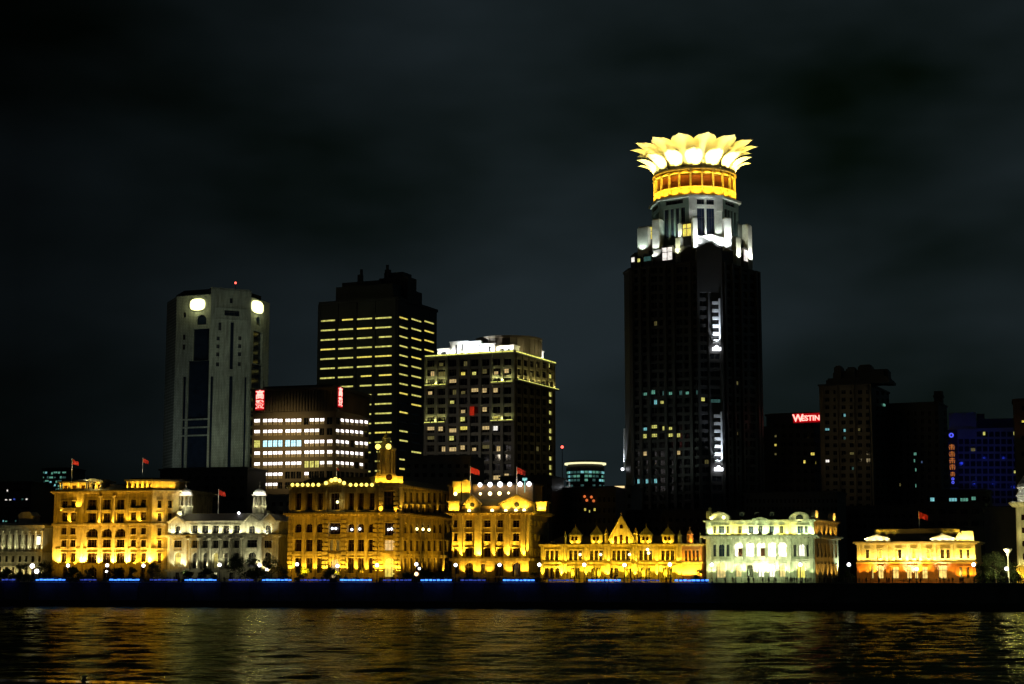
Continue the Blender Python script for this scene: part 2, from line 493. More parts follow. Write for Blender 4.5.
class Bld:
    orn = False; ku = 3.1; kf = 1.0           # lamp sizes
    def __init__(s, name, label, cat, uL, uR, YR, yaw, base=4.0, vref=545, group=None):
        s.yaw = radians(yaw); s.base = base; s.umid = (uL + uR) / 2; s.wins = []
        kl = ray(uL, vref); kl = kl.x / kl.y; kr = ray(uR, vref); kr = kr.x / kr.y
        c, n = cos(s.yaw), sin(s.yaw)
        XR = kr * YR
        s.W = (XR - kl * YR) / (c - kl * n)
        s.O = Vector((XR - s.W * c, YR - s.W * n, base))
        s.root = thing(name, label, cat, s.O, s.yaw, group)
    def world(s, x, y, z=0.0):
        c, n = cos(s.yaw), sin(s.yaw)
        return Vector((s.O.x + x * c - y * n, s.O.y + x * n + y * c, s.base + z))
    def foot(s, fp):
        s.fp = fp
        s.faces = [Face(s, fp[i], fp[(i + 1) % len(fp)]) for i in range(len(fp))]
        return s.faces
    def rect(s, depth):
        return s.foot([(0, 0), (s.W, 0), (s.W, depth), (0, depth)])
    def ring(s, z0, z1, out, mat, name='cornice', fp=None, dent=0):
        b = MB(); b.prism(offset(fp or s.fp, out), z0, z1)
        if dent:
            for f in s.faces[:2]:
                b.M = f.M; x = .4
                while x < f.len - .4:
                    b.box(x, x + .5, -out * .8, .1, z0 - .5, z0 - .002); x += 1.3
        return b.build(name, mat, s.root)
    def blank(s, i0, z0, z1, mat):
        """the walls nobody sees from the river, closed all the same"""
        for f in s.faces[i0:]:
            f.wall(z0, z1, mat)
    def point(s, loc, E, col, r=.25):
        l = bpy.data.lights.new('lamp light', 'POINT'); l.energy = E; l.color = col; l.shadow_soft_size = r
        o = bpy.data.objects.new('lamp_light', l); COL.objects.link(o); o.parent = s.root; o.location = loc
        return o
    def part(s, name, mb, mat, label=None):
        return mb.build(name, mat, s.root, label=label)
    def lit(s, spots, pane, style=None, rad=6.0):
        """rooms with the light on: the windows nearest to these sight lines"""
        for (u, v) in spots:
            best = None
            for f, o, dp in s.wins:
                x, z = f.P(u, v)
                d = (x - (o['x0'] + o['x1']) / 2) ** 2 + (z - (o['z0'] + o['z1']) / 2) ** 2
                if -.5 < x < f.len + .5 and (best is None or d < best[0]):
                    best = (d, o)
            if best and best[0] < rad * rad:
                best[1]['pane'] = pane
                best[1]['style'] = style or ('cur%d' % int(abs(u * 7.3 + v * 3.1) % 5))
    def windows(s, pane=GLASS, frame=FRAME, cap=100):
        W2 = sorted(s.wins, key=lambda t: (t[1].get('pane') is None, -(t[1]['x1'] - t[1]['x0']) * (t[1]['z1'] - t[1]['z0'])))
        rest = {}
        for i, (f, o, dp) in enumerate(W2):
            pn = o.get('pane') or pane; st = o.get('style', 'std'); fr = o.get('frame') or frame
            w = o['x1'] - o['x0']; h = o['z1'] - o['z0']; cx = (o['x0'] + o['x1']) / 2
            if i < cap:
                put('window', window_mesh(w, h, pn, fr, st), s.root, f.loc(cx, dp - .14, o['z0'] - .05), f.ang)
            else:
                b = rest.setdefault(0, (MB(), []))
                key = (pn.name, fr.name)
                b[0].M = f.M
                for mt in (pn, fr):
                    if mt not in b[1]:
                        b[1].append(mt)
                b[0].cur = b[1].index(pn)
                b[0].add([(o['x0'], dp, o['z0']), (o['x1'], dp, o['z0']), (o['x1'], dp, o['z1']), (o['x0'], dp, o['z1'])], [(0, 1, 2, 3)])
                b[0].cur = b[1].index(fr)
                b[0].box(cx - .08, cx + .08, dp - .1, dp - .01, o['z0'], o['z1'])
        for b, m in rest.values():
            o = b.build('window', m, s.root); o['kind'] = 'stuff'

def column_mesh(r, h, mat, key=None, n=12):
    k = ('col', round(r, 2), round(h, 2), mat.name)
    if k not in WCACHE:
        b = MB()
        b.box(-r * 1.35, r * 1.35, -r * 1.35, r * 1.35, 0, r * .5)
        b.lathe([(r * 1.2, r * .5 + .003), (r * 1.05, r * .9), (r, r * 1.1), (r * .98, h * .4), (r * .84, h - r * 1.3), (r * 1.0, h - r * 1.1), (r * 1.25, h - r * .45)], n=n)
        b.box(-r * 1.35, r * 1.35, -r * 1.35, r * 1.35, h - r * .447, h)
        WCACHE[k] = b.mesh('column', mat)
    return WCACHE[k]

def flag(u_pole, v_base, v_top, u_tip, Y, label, fv=None):
    """a pole on a roof with its cloth flying; the cloth hangs in folds"""
    a = at(u_pole, v_base, Y); b = at(u_pole, v_top, Y)
    r = thing('flag', label, 'flag', a, 0, 'red flags on the waterfront roofs')
    h = b.z - a.z
    m = MB(); m.lathe([(.16, 0), (.13, h * .5), (.09, h)]); m.ball((0, 0, h + .15), .2, 8, 5)
    m.build('pole', WHITE, r)
    wd = abs(at(u_tip, v_top, Y).x - a.x); fh = wd * .72; n = 9; vs = []; fs = []
    for i in range(n + 1):
        t = i / n
        for k in (0, 1):
            vs.append((.12 + wd * t, .35 * sin(t * 7 + u_pole) * t, h - .15 - k * fh * (1 - .12 * t) - .55 * fh * t * t + .12 * sin(t * 9)))
    fs = [(2 * i, 2 * i + 2, 2 * i + 3, 2 * i + 1) for i in range(n)]
    c = MB(); c.add(vs, fs); c.add([(x, y + .04, z) for x, y, z in vs], [f[::-1] for f in fs])
    c.build('cloth', REDCL, r)
    l = bpy.data.lights.new('flag light', 'SPOT'); l.energy = 1300; l.color = (1, .8, .5); l.spot_size = radians(50); l.shadow_soft_size = .2
    o = bpy.data.objects.new('flag_light', l); COL.objects.link(o); o.parent = r; o.location = (wd * .5, -5, max(.5, h - 8)); o.rotation_euler = (Vector((wd * .5, 0, h - fh * .7)) - o.location).to_track_quat('-Z', 'Y').to_euler()
    return r
# ------------------------------------------------------------------ river, river wall, promenade, road, ground
def water_mat():
    m = bpy.data.materials.new('river water'); m.use_nodes = True
    t = m.node_tree; t.nodes.clear()
    N = t.nodes.new; K = t.links.new
    out = N('ShaderNodeOutputMaterial'); mix = N('ShaderNodeMixShader'); df = N('ShaderNodeBsdfDiffuse'); gl = N('ShaderNodeBsdfGlossy'); fr = N('ShaderNodeFresnel')
    df.inputs[0].default_value = (.05, .04, .022, 1)                 # silt
    gl.inputs[0].default_value = (.56, .55, .25, 1)                    # gold tint painted into the reflections
    fr.inputs[0].default_value = 1.33
    g = N('ShaderNodeNewGeometry')
    def noise(sx, sy, det):
        mp = N('ShaderNodeMapping'); mp.inputs['Scale'].default_value = (sx, sy, 1); n = N('ShaderNodeTexNoise'); n.inputs['Scale'].default_value = 1; n.inputs['Detail'].default_value = det; n.inputs['Roughness'].default_value = .6
        K(g.outputs['Position'], mp.inputs[0]); K(mp.outputs[0], n.inputs[0]); return n.outputs[0]
    b1 = N('ShaderNodeBump'); b1.inputs['Strength'].default_value = .6; b1.inputs['Distance'].default_value = .35
    K(noise(.25, .8, 4), b1.inputs['Height'])
    b2 = N('ShaderNodeBump'); b2.inputs['Strength'].default_value = .8; b2.inputs['Distance'].default_value = .55
    K(noise(.26, .42, 4), b2.inputs['Height']); K(b1.outputs[0], b2.inputs['Normal'])
    mr = N('ShaderNodeMapRange'); mr.inputs[1].default_value = .35; mr.inputs[2].default_value = .65; mr.inputs[3].default_value = .10; mr.inputs[4].default_value = .22
    K(noise(.012, .05, 3), mr.inputs[0]); K(mr.outputs[0], gl.inputs['Roughness'])
    K(b2.outputs[0], gl.inputs['Normal']); K(b2.outputs[0], fr.inputs['Normal'])
    K(fr.outputs[0], mix.inputs[0]); K(df.outputs[0], mix.inputs[1]); K(gl.outputs[0], mix.inputs[2]); K(mix.outputs[0], out.inputs[0])
    return m
WATER = water_mat()
def river():
    rng = np.random.default_rng(4)
    xs = np.concatenate([[-6000, -1500, -500], np.arange(-230, 230.1, 1.15), [500, 1500, 6000]])
    ys = np.concatenate([[-300, 30], np.arange(100, 575, 1.0), [640]])
    X, Y = np.meshgrid(xs, ys)
    Z = np.zeros_like(X)
    for k in range(46):
        lam = 2.2 * (1.0 + rng.random() * 2.2) if k > 2 else 10 + 8 * rng.random()
        th = rng.normal(0, .42); kk = 2 * pi / lam
        amp = .0105 * lam ** .8 * (.6 + .8 * rng.random()) * .36
        Z += amp * np.sin(kk * (sin(th) * X + cos(th) * Y) + rng.random() * 6.28)
    fade = (np.abs(X) < 240) & (Y > 90) & (Y < 600)
    Z = np.where(fade, Z, 0)
    ny, nx = X.shape
    me = bpy.data.meshes.new('river')
    me.vertices.add(nx * ny)
    me.vertices.foreach_set('co', np.stack([X, Y, Z], -1).astype(np.float32).ravel())
    i = np.arange(ny - 1)[:, None] * nx + np.arange(nx - 1)[None, :]
    q = np.stack([i, i + 1, i + nx + 1, i + nx], -1).reshape(-1, 4)
    me.loops.add(q.size); me.loops.foreach_set('vertex_index', q.ravel().astype(np.int32))
    me.polygons.add(len(q)); me.polygons.foreach_set('loop_start', (np.arange(len(q)) * 4).astype(np.int32)); me.polygons.foreach_set('loop_total', np.full(len(q), 4, np.int32))
    me.polygons.foreach_set('use_smooth', np.ones(len(q), bool))
    me.materials.append(WATER); me.update(); me.validate()
    o = put('river', me); o['kind'] = 'structure'
river()

def along(s, d, z):
    p = Vector((WL.x, WL.y)) + D0 * s + N0 * d
    return (p.x, p.y, z)
SHORE_M = Matrix.Translation((WL.x, WL.y, 0)) @ Matrix.Rotation(YAW0, 4, 'Z')    # x along the river wall, y away from the river
S0, S1 = -260.0, 620.0
def sheet(name, d0, d1, z, mat, s0=S0, s1=S1):
    b = MB(SHORE_M); b.box(s0, s1, d0, d1, z - .3, z)
    o = b.build(name, mat); o['kind'] = 'structure'
    return o
sheet('ground', 16.5, 6000, 3.9, SOIL, -5000, 5000)
sheet('promenade', .6, 16, 7.2, PAVE)
sheet('road', 24, 46, 4.004, ASPH)
sheet('pavement', 46.3, 62, 4.12, PAVE)
b = MB(SHORE_M); x = S0
while x < S1:
    b.box(x, x + 3, 34.9, 35.05, 4.004, 4.01); x += 8
b.build('lane_marking', WHITE)['kind'] = 'structure'

rw = thing('river_wall', 'long dark stone river wall below the promenade, black at the waterline', 'wall')
b = MB(SHORE_M); b.box(S0, S1, 0, .6, -3, 7.1); b.build('wall', WETST, rw)
b = MB(SHORE_M); b.box(S0, S1, -.25, .75, 7.1, 7.35); b.build('coping', GRAN, rw)
b = MB(SHORE_M); b.box(S0, S1, -4, -.003, -3, 1.9); b.build('ledge', ALGAE, rw)
b = MB(SHORE_M)
x = S0
while x < S1:
    b.box(x, x + .5, -.35, -.003, 1.903, 7.09); x += 9
b.build('buttress', WETST, rw)
b = MB(SHORE_M); b.box(S0, S1, 15.6, 16.4, 3.6, 7.1); b.build('rear_wall', WETST, rw)
ra = thing('railing', 'dark metal railing along the top of the river wall', 'railing')
b = MB(SHORE_M)
for z in (7.7, 8.0, 8.35):
    b.box(S0, S1, .1, .18, z, z + .07)
x = S0
while x < S1:
    b.box(x, x + .12, .06, .22, 7.35, 8.5); x += 2.2
b.build('rail', METAL, ra)

# ------------------------------------------------------------------ blue light tubes on the railing
def s_of(u, v=579):
    p = wall_pt(u, -.1, 8.0, v)
    return (Vector((p.x, p.y)) - WL).dot(D0)
def blue(u0, u1, label, mat, group, z=7.95):
    s0 = s_of(u0); s1 = s_of(u1); p = along((s0 + s1) / 2, -.55, z); h = (s1 - s0) / 2
    t = thing('light_tube', label, 'light tube', p, YAW0, group)
    b = MB(); b.M = None
    n = max(3, int(h * 2 / 1.15)); w = 2 * h / n
    for i in range(n):
        e = .12 + .2 * abs(sin(i * 2.7 + u0))
        b.box(-h + i * w + e, -h + (i + 1) * w - .1, -.2, .2, -.2, .1 + .16 * abs(sin(i * 1.3 + u1)))
    b.build('tube', mat, t)
    b = MB(); b.box(-h, h, .21, .5, -.1, .05); b.build('bracket', METAL, t)
    l = bpy.data.lights.new('tube light', 'AREA'); l.shape = 'RECTANGLE'; l.size = 2 * h; l.size_y = .3; l.color = (.02, .05, 1); l.energy = (19 if mat is E_BLUE else 9)
    o = bpy.data.objects.new('tube_light', l); COL.objects.link(o); o.parent = t; o.location = (0, -1.0, -.3); o.rotation_euler = (.35, 0, 0)
G1 = 'bright blue light tubes on the railing'
for u0, u1, l in [(36, 66, 'bright blue light tube on the railing below the left edge of the arched ochre building'),
                  (110, 140, 'bright blue light tube on the railing below the right half of the arched ochre building'),
                  (185, 217, 'bright blue light tube on the railing below the left half of the white twin-cupola building'),
                  (262, 292, 'bright blue light tube on the railing below the right cupola of the white building'),
                  (340, 372, 'bright blue light tube on the railing below the middle of the banded golden corner building'),
                  (421, 452, 'bright blue light tube on the railing below the right end of the turreted golden building'),
                  (503, 535, 'bright blue light tube on the railing below the pedimented golden building'),
                  (588, 621, 'bright blue light tube on the railing below the big gable of the golden gothic building'),
                  (674, 709, 'bright blue light tube on the railing below the right end of the golden gothic building')]:
    blue(u0, u1, l, E_BLUE, G1)
G2 = 'weak blue light tubes on the railing'
for u0, u1, l in [(2, 16, 'weak blue light tube on the railing nearest the left end of the wall'),
                  (80, 97, 'weak blue light tube on the railing under the middle of the arched ochre building'),
                  (150, 178, 'weak blue light tube on the railing under the gap before the twin-cupola building'),
                  (229, 254, 'weak blue light tube on the railing under the flag of the twin-cupola building'),
                  (300, 330, 'weak blue light tube on the railing under the left end of the turreted golden building'),
                  (383, 412, 'weak blue light tube on the railing under the domed corner turret'),
                  (460, 486, 'weak blue light tube on the railing under the left door of the pedimented building'),
                  (548, 574, 'weak blue light tube on the railing under the left end of the golden gothic building'),
                  (632, 660, 'weak blue light tube on the railing right of the gothic gable')]:
    blue(u0, u1, l, E_DIMB, G2)

# ------------------------------------------------------------------ near quay corner with a mooring post
q = thing('quay', 'wet dark quay edge in the bottom left corner catching gold light', 'quay')
p0 = at(-60, 677.2, 62); p1 = at(120, 680.4, 62); p2 = at(168, 683.5, 58)
zq = p0.z
def onz(u, v, z):
    d = ray(u, v); t = (z - CH) / d.z
    return (d.x * t, d.y * t)
pl = [onz(-160, 692, zq), onz(120, 700, zq), onz(175, 684.5, zq), onz(120, 680.6, zq), onz(-160, 675.5, zq)]
b = MB(); b.prism(pl, -3, zq - .25); b.build('wall', WETST, q)
b = MB(); b.prism(offset(pl, .02), zq - .25, zq - .1); WETC = stone('wet coping', (.2, .18, .14), rough=.07, amp=.4, scale=.6, bump=0); b.build('slab', WETST, q)
far = [Vector(pl[4]), Vector(pl[3]), Vector(pl[2])]; nr = [v - Vector((0, 1.5)) for v in far]
b = MB()
for k in (0, 1):
    b.add([(*nr[k], zq - .003), (*nr[k + 1], zq - .003), (*far[k + 1], zq - .016), (*far[k], zq - .016), (*nr[k], zq - .097), (*nr[k + 1], zq - .097), (*far[k + 1], zq - .3), (*far[k], zq - .3)], [(0, 1, 2, 3), (3, 2, 6, 7), (4, 5, 1, 0)])
b.build('coping', WETC, q)
cx, cy_ = onz(84, 680, zq)
b = MB(); b.lathe([(.11, zq - .05), (.11, zq + .02), (.07, zq + .04), (.07, zq + .09), (.12, zq + .11), (.11, zq + .14), (.04, zq + .15)], cx, cy_, 12)
tag(b.build('mooring_post', METAL), 'small black mooring post on the near quay edge', 'mooring post')
Bld.orn = True
# ------------------------------------------------------------------ the lit waterfront
AMB = (1, .58, .05)
AMBF = (1, .515, .012)
GOLD = (1, .655, .05)
GOLDF = (1, .60, .012)
ORNG = (1, .42, .02)
WARMW = (1, .95, .52)
GREENW = (.76, 1, .44)

def pediment(face, u0, u1, vt, vb, y0, y1, mat, tri=True, hole=True, bf=.42, hr_=.16):
    """a gabled or round-topped piece of parapet standing on the cornice"""
    x0, x1, z0, z1 = face.R(u0, u1, vt, vb)
    m = (x0 + x1) / 2; b = face.mb(); h = z1 - z0
    if tri:
        b.extr([(x0, z0), (x1, z0), (x1, z0 + h * bf), (m, z1 - .25), (x0, z0 + h * bf)], y0, y1)
        for sg in (-1, 1):
            xe = m + sg * (x1 - m + .4)
            b.extr([(m, z1 - .22), (m, z1 + .2), (xe, z0 + h * (bf + .03) + .35), (xe, z0 + h * (bf + .03) - .1)][::sg], y0 - .5, y1 + .2)
    else:
        pts = [(x0, z0), (x1, z0)] + [(m + (x1 - m) * cos(pi * i / 10), z0 + h * .35 + (h * .65) * sin(pi * i / 10)) for i in range(11)]
        b.extr(pts, y0, y1)
        n = 10
        for i in range(n):
            a0 = pi * i / n; a1 = pi * (i + 1) / n
            f = lambda a, k: (m + (x1 - m + k) * cos(a), z0 + h * .35 + (h * .65 + k) * sin(a))
            b.extr([f(a0, -.15), f(a0, .35), f(a1, .35), f(a1, -.15)], y0 - .5, y1 + .2)
    o = b.build('pediment', mat, face.b.root)
    if hole:
        c = face.mb(); r = min(h, x1 - x0) * hr_
        c.extr([(m + r * cos(2 * pi * i / 10), z0 + h * .42 + r * sin(2 * pi * i / 10)) for i in range(10)], y0 - .06, y0 - .01)
        c.build('oculus', GLASS, o)
    return m, z0, z1

# ---- A: ochre building with arches and two roof pavilions
A = Bld('waterfront_building', 'ochre stone building with three central arches and lit pavilions at both roof ends', 'building', 53, 151.5, shore(151, 62), -15)
wA = A.W
fA = A.foot([(0, 0), (wA, 0), (wA + 6.5, 6.5), (wA + 6.5, 34), (0, 34)])
f, ch, rt = fA[:3]
zc = f.z(493.5); zs = f.z(525.5)
for v0, v1 in ((501, 508.5), (512.5, 521.5)):
    for u0, u1 in ((62, 67.5), (71, 76)):
        f.win(u0, u1, v0, v1, sill=True, pane=GLASSW)
for u0, u1 in ((87.7, 96.8), (103, 110.8), (116.4, 124.5)):
    f.win(u0, u1, 499.5, 509.6, pane=GLASSW, depth=1.2); f.win(u0 + .5, u1 - .5, 513.2, 522.3, pane=GLASSW, depth=1.2)
    f.win(u0 - 1, u1 + 1, 528.5, 537, arch=True, pane=GLASSW, depth=1); f.win(u0, u1, 539.5, 547.5, pane=GLASSW, sill=True)
    f.win(u0, u1, 553, 563, pane=GLASSW, depth=.8); f.win(u0, u1, 567, 581, arch=True, pane=GLASSW)
for v0, v1 in ((499.5, 507), (512, 520), (528, 534.5), (540, 547), (553, 562)):
    for u0, u1 in ((131, 136), (141, 146)):
        f.win(u0, u1, v0, v1, sill=True, pane=GLASSW)
    if v0 > 525:
        for u0, u1 in ((61.5, 66.5), (70.5, 75.5)):
            f.win(u0, u1, v0, v1, sill=True, pane=GLASSW)
    for u0, u1 in ((157.5, 161.5), (168, 172)):
        ch.win(u0, u1, v0 + (1 if v0 < 525 else 0), v1 + 1, sill=True, pane=GLASSW)
for u in (65, 72, 131, 143):
    f.win(u - 2, u + 2, 567, 581, pane=GLASSW)
px = [f.x(u) for u in (82, 99.9, 113.6, 127)]
pil = [(p - .5, p + .5, zs, zc, .35) for p in px] + [(p - .6, p + .6, 0, zs - .6, .25) for p in px] + [(-.02, 1.0, 0, zc, .2), (wA - 1, wA, 0, zc, .2)]
f.wall(0, zc, GOLDST, pil=pil); ch.wall(0, zc, GOLDST); rt.wall(0, zc, GOLDST); A.blank(3, 0, zc, GOLDST)
A.ring(zc, zc + .55, .7, GOLDST); A.ring(zc + .553, zc + 1.0, 1.3, GOLDST)
A.ring(zs, zs + .7, .55, GOLDST, 'string_course'); A.ring(f.z(549.6), f.z(548.4), .18, GOLDST, 'string_course'); A.ring(f.z(564.8), f.z(563.4), .6, GOLDST, 'string_course')
for p in px[1:3]:
    put('column', column_mesh(.5, zc - zs - 1.5, GOLDST), A.root, f.loc(p, -.9, zs + .75))
for (u0, u1) in ((62, 76), (130, 147)):         # balconies between the upper window rows
    b = f.mb(); x0, x1, z0, z1 = f.R(u0, u1, 509.2, 511.3); b.box(x0, x1, -1.0, -.003, z0, z0 + .25); b.box(x0, x1, -1.0, -.9, z0 + .253, z1 + .4)
    for k in range(9):
        xx = x0 + .1 + (x1 - x0 - .3) * k / 8; b.box(xx, xx + .12, -.88, -.003, z0 + .253, z1 + .35)
    b.build('balcony', GOLDST, A.root)
b = f.mb(); x0, x1, z0, z1 = f.R(86, 125.5, 510, 512); b.box(x0, x1, -.6, -.003, z0, z1); b.build('balustrade', GOLDST, A.root)
ztop = zc + 1.0
b = MB(); b.prism(offset(A.fp, -.2), ztop + .003, ztop + .6); b.build('parapet', GOLDST, A.root)
b = MB(); b.prism(offset(A.fp, -5), ztop + .61, ztop + 2.6, offset(A.fp, -8)); b.build('roof', ROOF, A.root)
for i, (u0, u1, vt, dp) in enumerate(((57.5, 86, 480, 12), (80, 98, 479, 9), (124.5, 151, 478.3, 14))):
    x0, x1, z0, z1 = f.R(u0, u1, vt, 491); b = f.mb(); yo = 1.0 if i != 1 else 2.6
    if i == 2:
        fp = [(x0, 1.2), (wA - .6, 1.2), (wA + 5.4, 7.2), (wA + 5.4, 16), (x0, 16)]
    else:
        fp = [(x0, yo), (x1, yo), (x1, yo + dp), (x0, yo + dp)]
    b.M = None; b.prism(offset(fp, -.9), ztop + .605, z1 - .9)
    o = b.build('roof_pavilion', GOLDST, A.root)
    b = MB(); b.prism(offset(fp, .5), z1 - .88, z1 - .35); b.prism(offset(fp, -1.0), z1 - .347, z1 + .25); b.build('pavilion_roof', ROOF if i != 1 else GOLDST, o)
    n = 6 if i == 2 else 4
    for k in range(n):
        xx = x0 + .4 + (x1 - x0 - .8) * k / (n - 1)
        b = MB(); b.lathe([(.34, ztop + .61), (.3, ztop + 1), (.27, z1 - 1.2), (.36, z1 - .89)], xx, yo + .1 + (0 if i != 2 else .2), 8); b.build('pavilion_column', GOLDST, o)
    for k in range(n - 1):
        xx = x0 + .4 + (x1 - x0 - .8) * (k + .5) / (n - 1)
        if i != 1 or k != 1:
            f.spot(xx, ztop + .75, -(yo - .65), 380, AMB, tilt=22, ang=150)
        b = MB(); w_ = (x1 - x0) / n * .26; b.box(xx - w_, xx + w_, yo + .84, yo + .9, ztop + .7, z1 - 1.8); b.build('pavilion_window', GLASSW, o)
for k in range(3):
    ch.spot(1.5 + 3 * k, ztop + .75, -.55, 300, AMB, tilt=22, ang=150)
xc, zz = f.P(84, 481); f.bulb(xc, 1.5, zz + .6, 260, WARMW, .3)
xc, zz = f.P(96, 485); f.bulb(xc, -.6, zz, 350, WARMW, .3)
A.windows(GLASSW)
for u, E in ((56.5, 2600), (81, 5200), (97.5, 3400), (111.5, 3000), (126, 5200), (149, 4600)):
    f.up(u, 564, E * 2.3, (1, .60, .11), off=1.35, ang=118, tilt=12, blend=1)
for u in (66, 74, 134, 142):
    f.up(u, 564, 700, AMB, off=1.2, ang=130)
for u, v, E in ((69, 522.5, 480), (98.6, 522.5, 520), (112.6, 522.5, 560), (126.5, 522.5, 420), (138.5, 522.5, 620), (77, 508, 700), (61, 511, 220)):
    f.up(u, v, E * 1.6, AMB, off=1.75 if 90 < u < 130 else 1.0, ang=100, tilt=20)
for x_ in (2, 7):
    ch.spot(x_, zs + 1.2, 2.2, 1500, AMB, ang=120, tilt=14, blend=1); ch.spot(x_, f.z(548), 2.4, 1300, AMB, ang=120, tilt=14, blend=1)
for u in (160, 171):
    ch.up(u, 563, 1500, AMB, off=1.6, ang=110)
for u in (70, 103, 138):
    f.fill(u, 532, 24, 6, 15500, AMBF, ang=75)
ch.fill(165, 530, 22, 6, 15000, AMBF)
Ya = shore(80, 66)
flag(71.5, 481, 459.5, 78.5, Ya, 'red flag on the left roof pavilion of the ochre arched building')
flag(142.3, 480, 458.5, 148.5, shore(142, 68), 'red flag on the right roof pavilion of the ochre arched building')

# ---- B: white classical building with two cupolas
B = Bld('waterfront_building', 'white-lit classical building with a domed cupola at each end and small pediments', 'building', 168, 262, shore(262, 63), -15)
wB = B.W
fB = B.foot([(0, 0), (wB, 0), (wB + 4.2, 4.2), (wB + 4.2, 36), (0, 36)])
f, ch, rt = fB[:3]
zc = f.z(537.5); za = f.z(522.3)
for u0, u1 in ((172.5, 183),):
    f.win(u0 + 1.5, u1 - 1.5, 540.5, 547.5, pane=GLASS); f.win(u0 + 2, u1 - 2, 552, 566, arch=True, pane=E_DIMY, hood=True); f.win(u0 + 3, u1 - 3, 525.5, 533.5, arch=True)
for k, uc in enumerate((194.6, 205, 215.5, 226, 236.5)):
    f.win(uc - 3, uc + 3, 540.5, 548, depth=1.0); f.win(uc - 3, uc + 3, 552.5, 568.5, arch=True, depth=1.2, pane=GLASS if k != 2 else E_DIMY)
    f.win(uc - 3.2, uc + 3.2, 525.5, 533, pane=GLASS, depth=.9)
f.win(247, 257, 540, 547.5); f.win(248, 256, 552, 567, arch=True); f.win(248.5, 255, 525.5, 533.5, arch=True)
ch.win(265.5, 271.5, 525, 533.5, arch=True); ch.win(264.5, 272, 540.5, 548); ch.win(265, 271.5, 552, 567, arch=True)
for u in (177, 200, 215, 231, 252):
    f.win(u - 2, u + 2, 572.5, 580)
f.wall(0, za, LIME2, sill=True, pil=[(-.02, .8, 0, za, .25), (wB - .8, wB, 0, za, .25), (f.x(184.5), f.x(187.5), 0, zc, .3), (f.x(243.5), f.x(246), 0, zc, .3)])
ch.wall(0, za, LIME2); rt.wall(0, za, LIME2); B.blank(3, 0, za, LIME2)
B.ring(zc, zc + .5, .6, LIME2); B.ring(zc + .503, zc + 1.0, 1.3, LIME2, dent=1)
B.ring(za, za + .5, .5, LIME2); B.ring(f.z(571.5), f.z(569.8), .7, LIME2, 'string_course')
zb = f.z(569.6)
for u in (189.2, 199.8, 210.2, 220.8, 231.2, 241.6):
    put('column', column_mesh(.62, zc - zb - .05, LIME2, n=14), B.root, f.loc(f.x(u, 555), -.95, zb + .02))
b = MB(); b.prism(offset(B.fp, -.8), za + .503, za + 3.2, offset(B.fp, -5)); b.build('roof', ROOF, B.root)
pediment(f, 170.5, 184.5, 516.3, 523.3, -.6, 1.0, LIME2, hole=False, bf=.05)
pediment(f, 245.5, 259, 514.7, 522.5, -.6, 1.0, LIME2, hole=False, bf=.05)
xm, zm = ch.P(268.5, 520)
b = ch.mb(); b.extr([(xm - 2.4, za + .5), (xm + 2.4, za + .5), (xm, za + 2.9)], -.6, 1); b.build('pediment', LIME2, B.root)
def cupola(face, u, vb, vm, vt, vf, rpx, y, mat, domem, root):
    """base drum, ring of columns, dome and finial"""
    x, zb_ = face.P(u, vb, y); zm_ = face.P(u, vm, y)[1]; zt_ = face.P(u, vt, y)[1]; zf_ = face.P(u, vf, y)[1]
    r = abs(face.P(u + rpx, vm, y)[0] - face.P(u, vm, y)[0])
    c = face.loc(x, y, 0)
    t = MB(); t.lathe([(r * 1.06, zb_ - 3), (r * 1.06, zb_), (r * 1.12, zb_ + .1), (r * 1.12, zb_ + .5)], c.x, c.y, 16)
    base = t.build('cupola', mat, root)
    t = MB(); t.lathe([(r * .36, zb_ + .503), (r * .36, zm_)], c.x, c.y, 12); t.build('cupola_core', mat, base)
    for k in range(8):
        a = 2 * pi * k / 8 + .2
        t = MB(); t.lathe([(.34, zb_ + .503), (.28, zb_ + .9), (.25, zm_ - .6), (.36, zm_ - .01)], c.x + r * .9 * cos(a), c.y + r * .9 * sin(a), 8); t.build('cupola_column', mat, base)
    t = MB(); t.lathe([(r * 1.15, zm_), (r * 1.2, zm_ + .4), (r * 1.05, zm_ + .45)] + [(r * 1.02 * cos(pi / 2 * i / 7) + .02, zm_ + .46 + (zt_ - zm_) * .8 * sin(pi / 2 * i / 7)) for i in range(7)] + [(r * .3, zt_ - .35), (r * .25, zt_)], c.x, c.y, 16)
    t.build('dome', domem, base)
    t = MB(); t.lathe([(.3, zt_), (.18, zt_ + .4), (.35, zt_ + .8), (.1, zt_ + 1.2), (.05, zf_)], c.x, c.y, 8); t.build('finial', mat, base)
    return c, r, zb_, zm_, zt_
for u in (185.5, 259.3):
    c, r, zb_, zm_, zt_ = cupola(f, u, 507.5, 496, 488.5, 481.5, 5.9, 6.5, LIME2, WHITE, B.root)
    for k in (-2.3, -1.5, -.7, .1):
        B.point((c.x + (r + .9) * cos(k), c.y + (r + .9) * sin(k), zb_ + .6), 95, WARMW, .15)
    for k in range(5):
        a = -2.7 + k * .55
        B.point((c.x + (r + 1.1) * cos(a), c.y + (r + 1.1) * sin(a), zm_ + .9), 120, (1, .95, .75), .2)
b = f.mb(); x0, x1, z0, z1 = f.R(176.3, 182, 511, 516.5, 3); b.box(x0, x1, 3, 5, z0 - 1, z1); b.build('chimney', LIME2, B.root)
b = f.mb(); x0, x1, z0, z1 = f.R(264, 267.5, 510.5, 517, 3); b.box(x0, x1, 3, 5, z0 - 1, z1); b.build('chimney', LIME2, B.root)
f.up(179, 517, 420, WARMW, off=-1.6)
x, z = f.P(238.8, 513, 4); b = f.mb(); b.ball((x, 4, z), .45); b.build('roof_lamp', E_GLOBE, B.root)
B.windows()
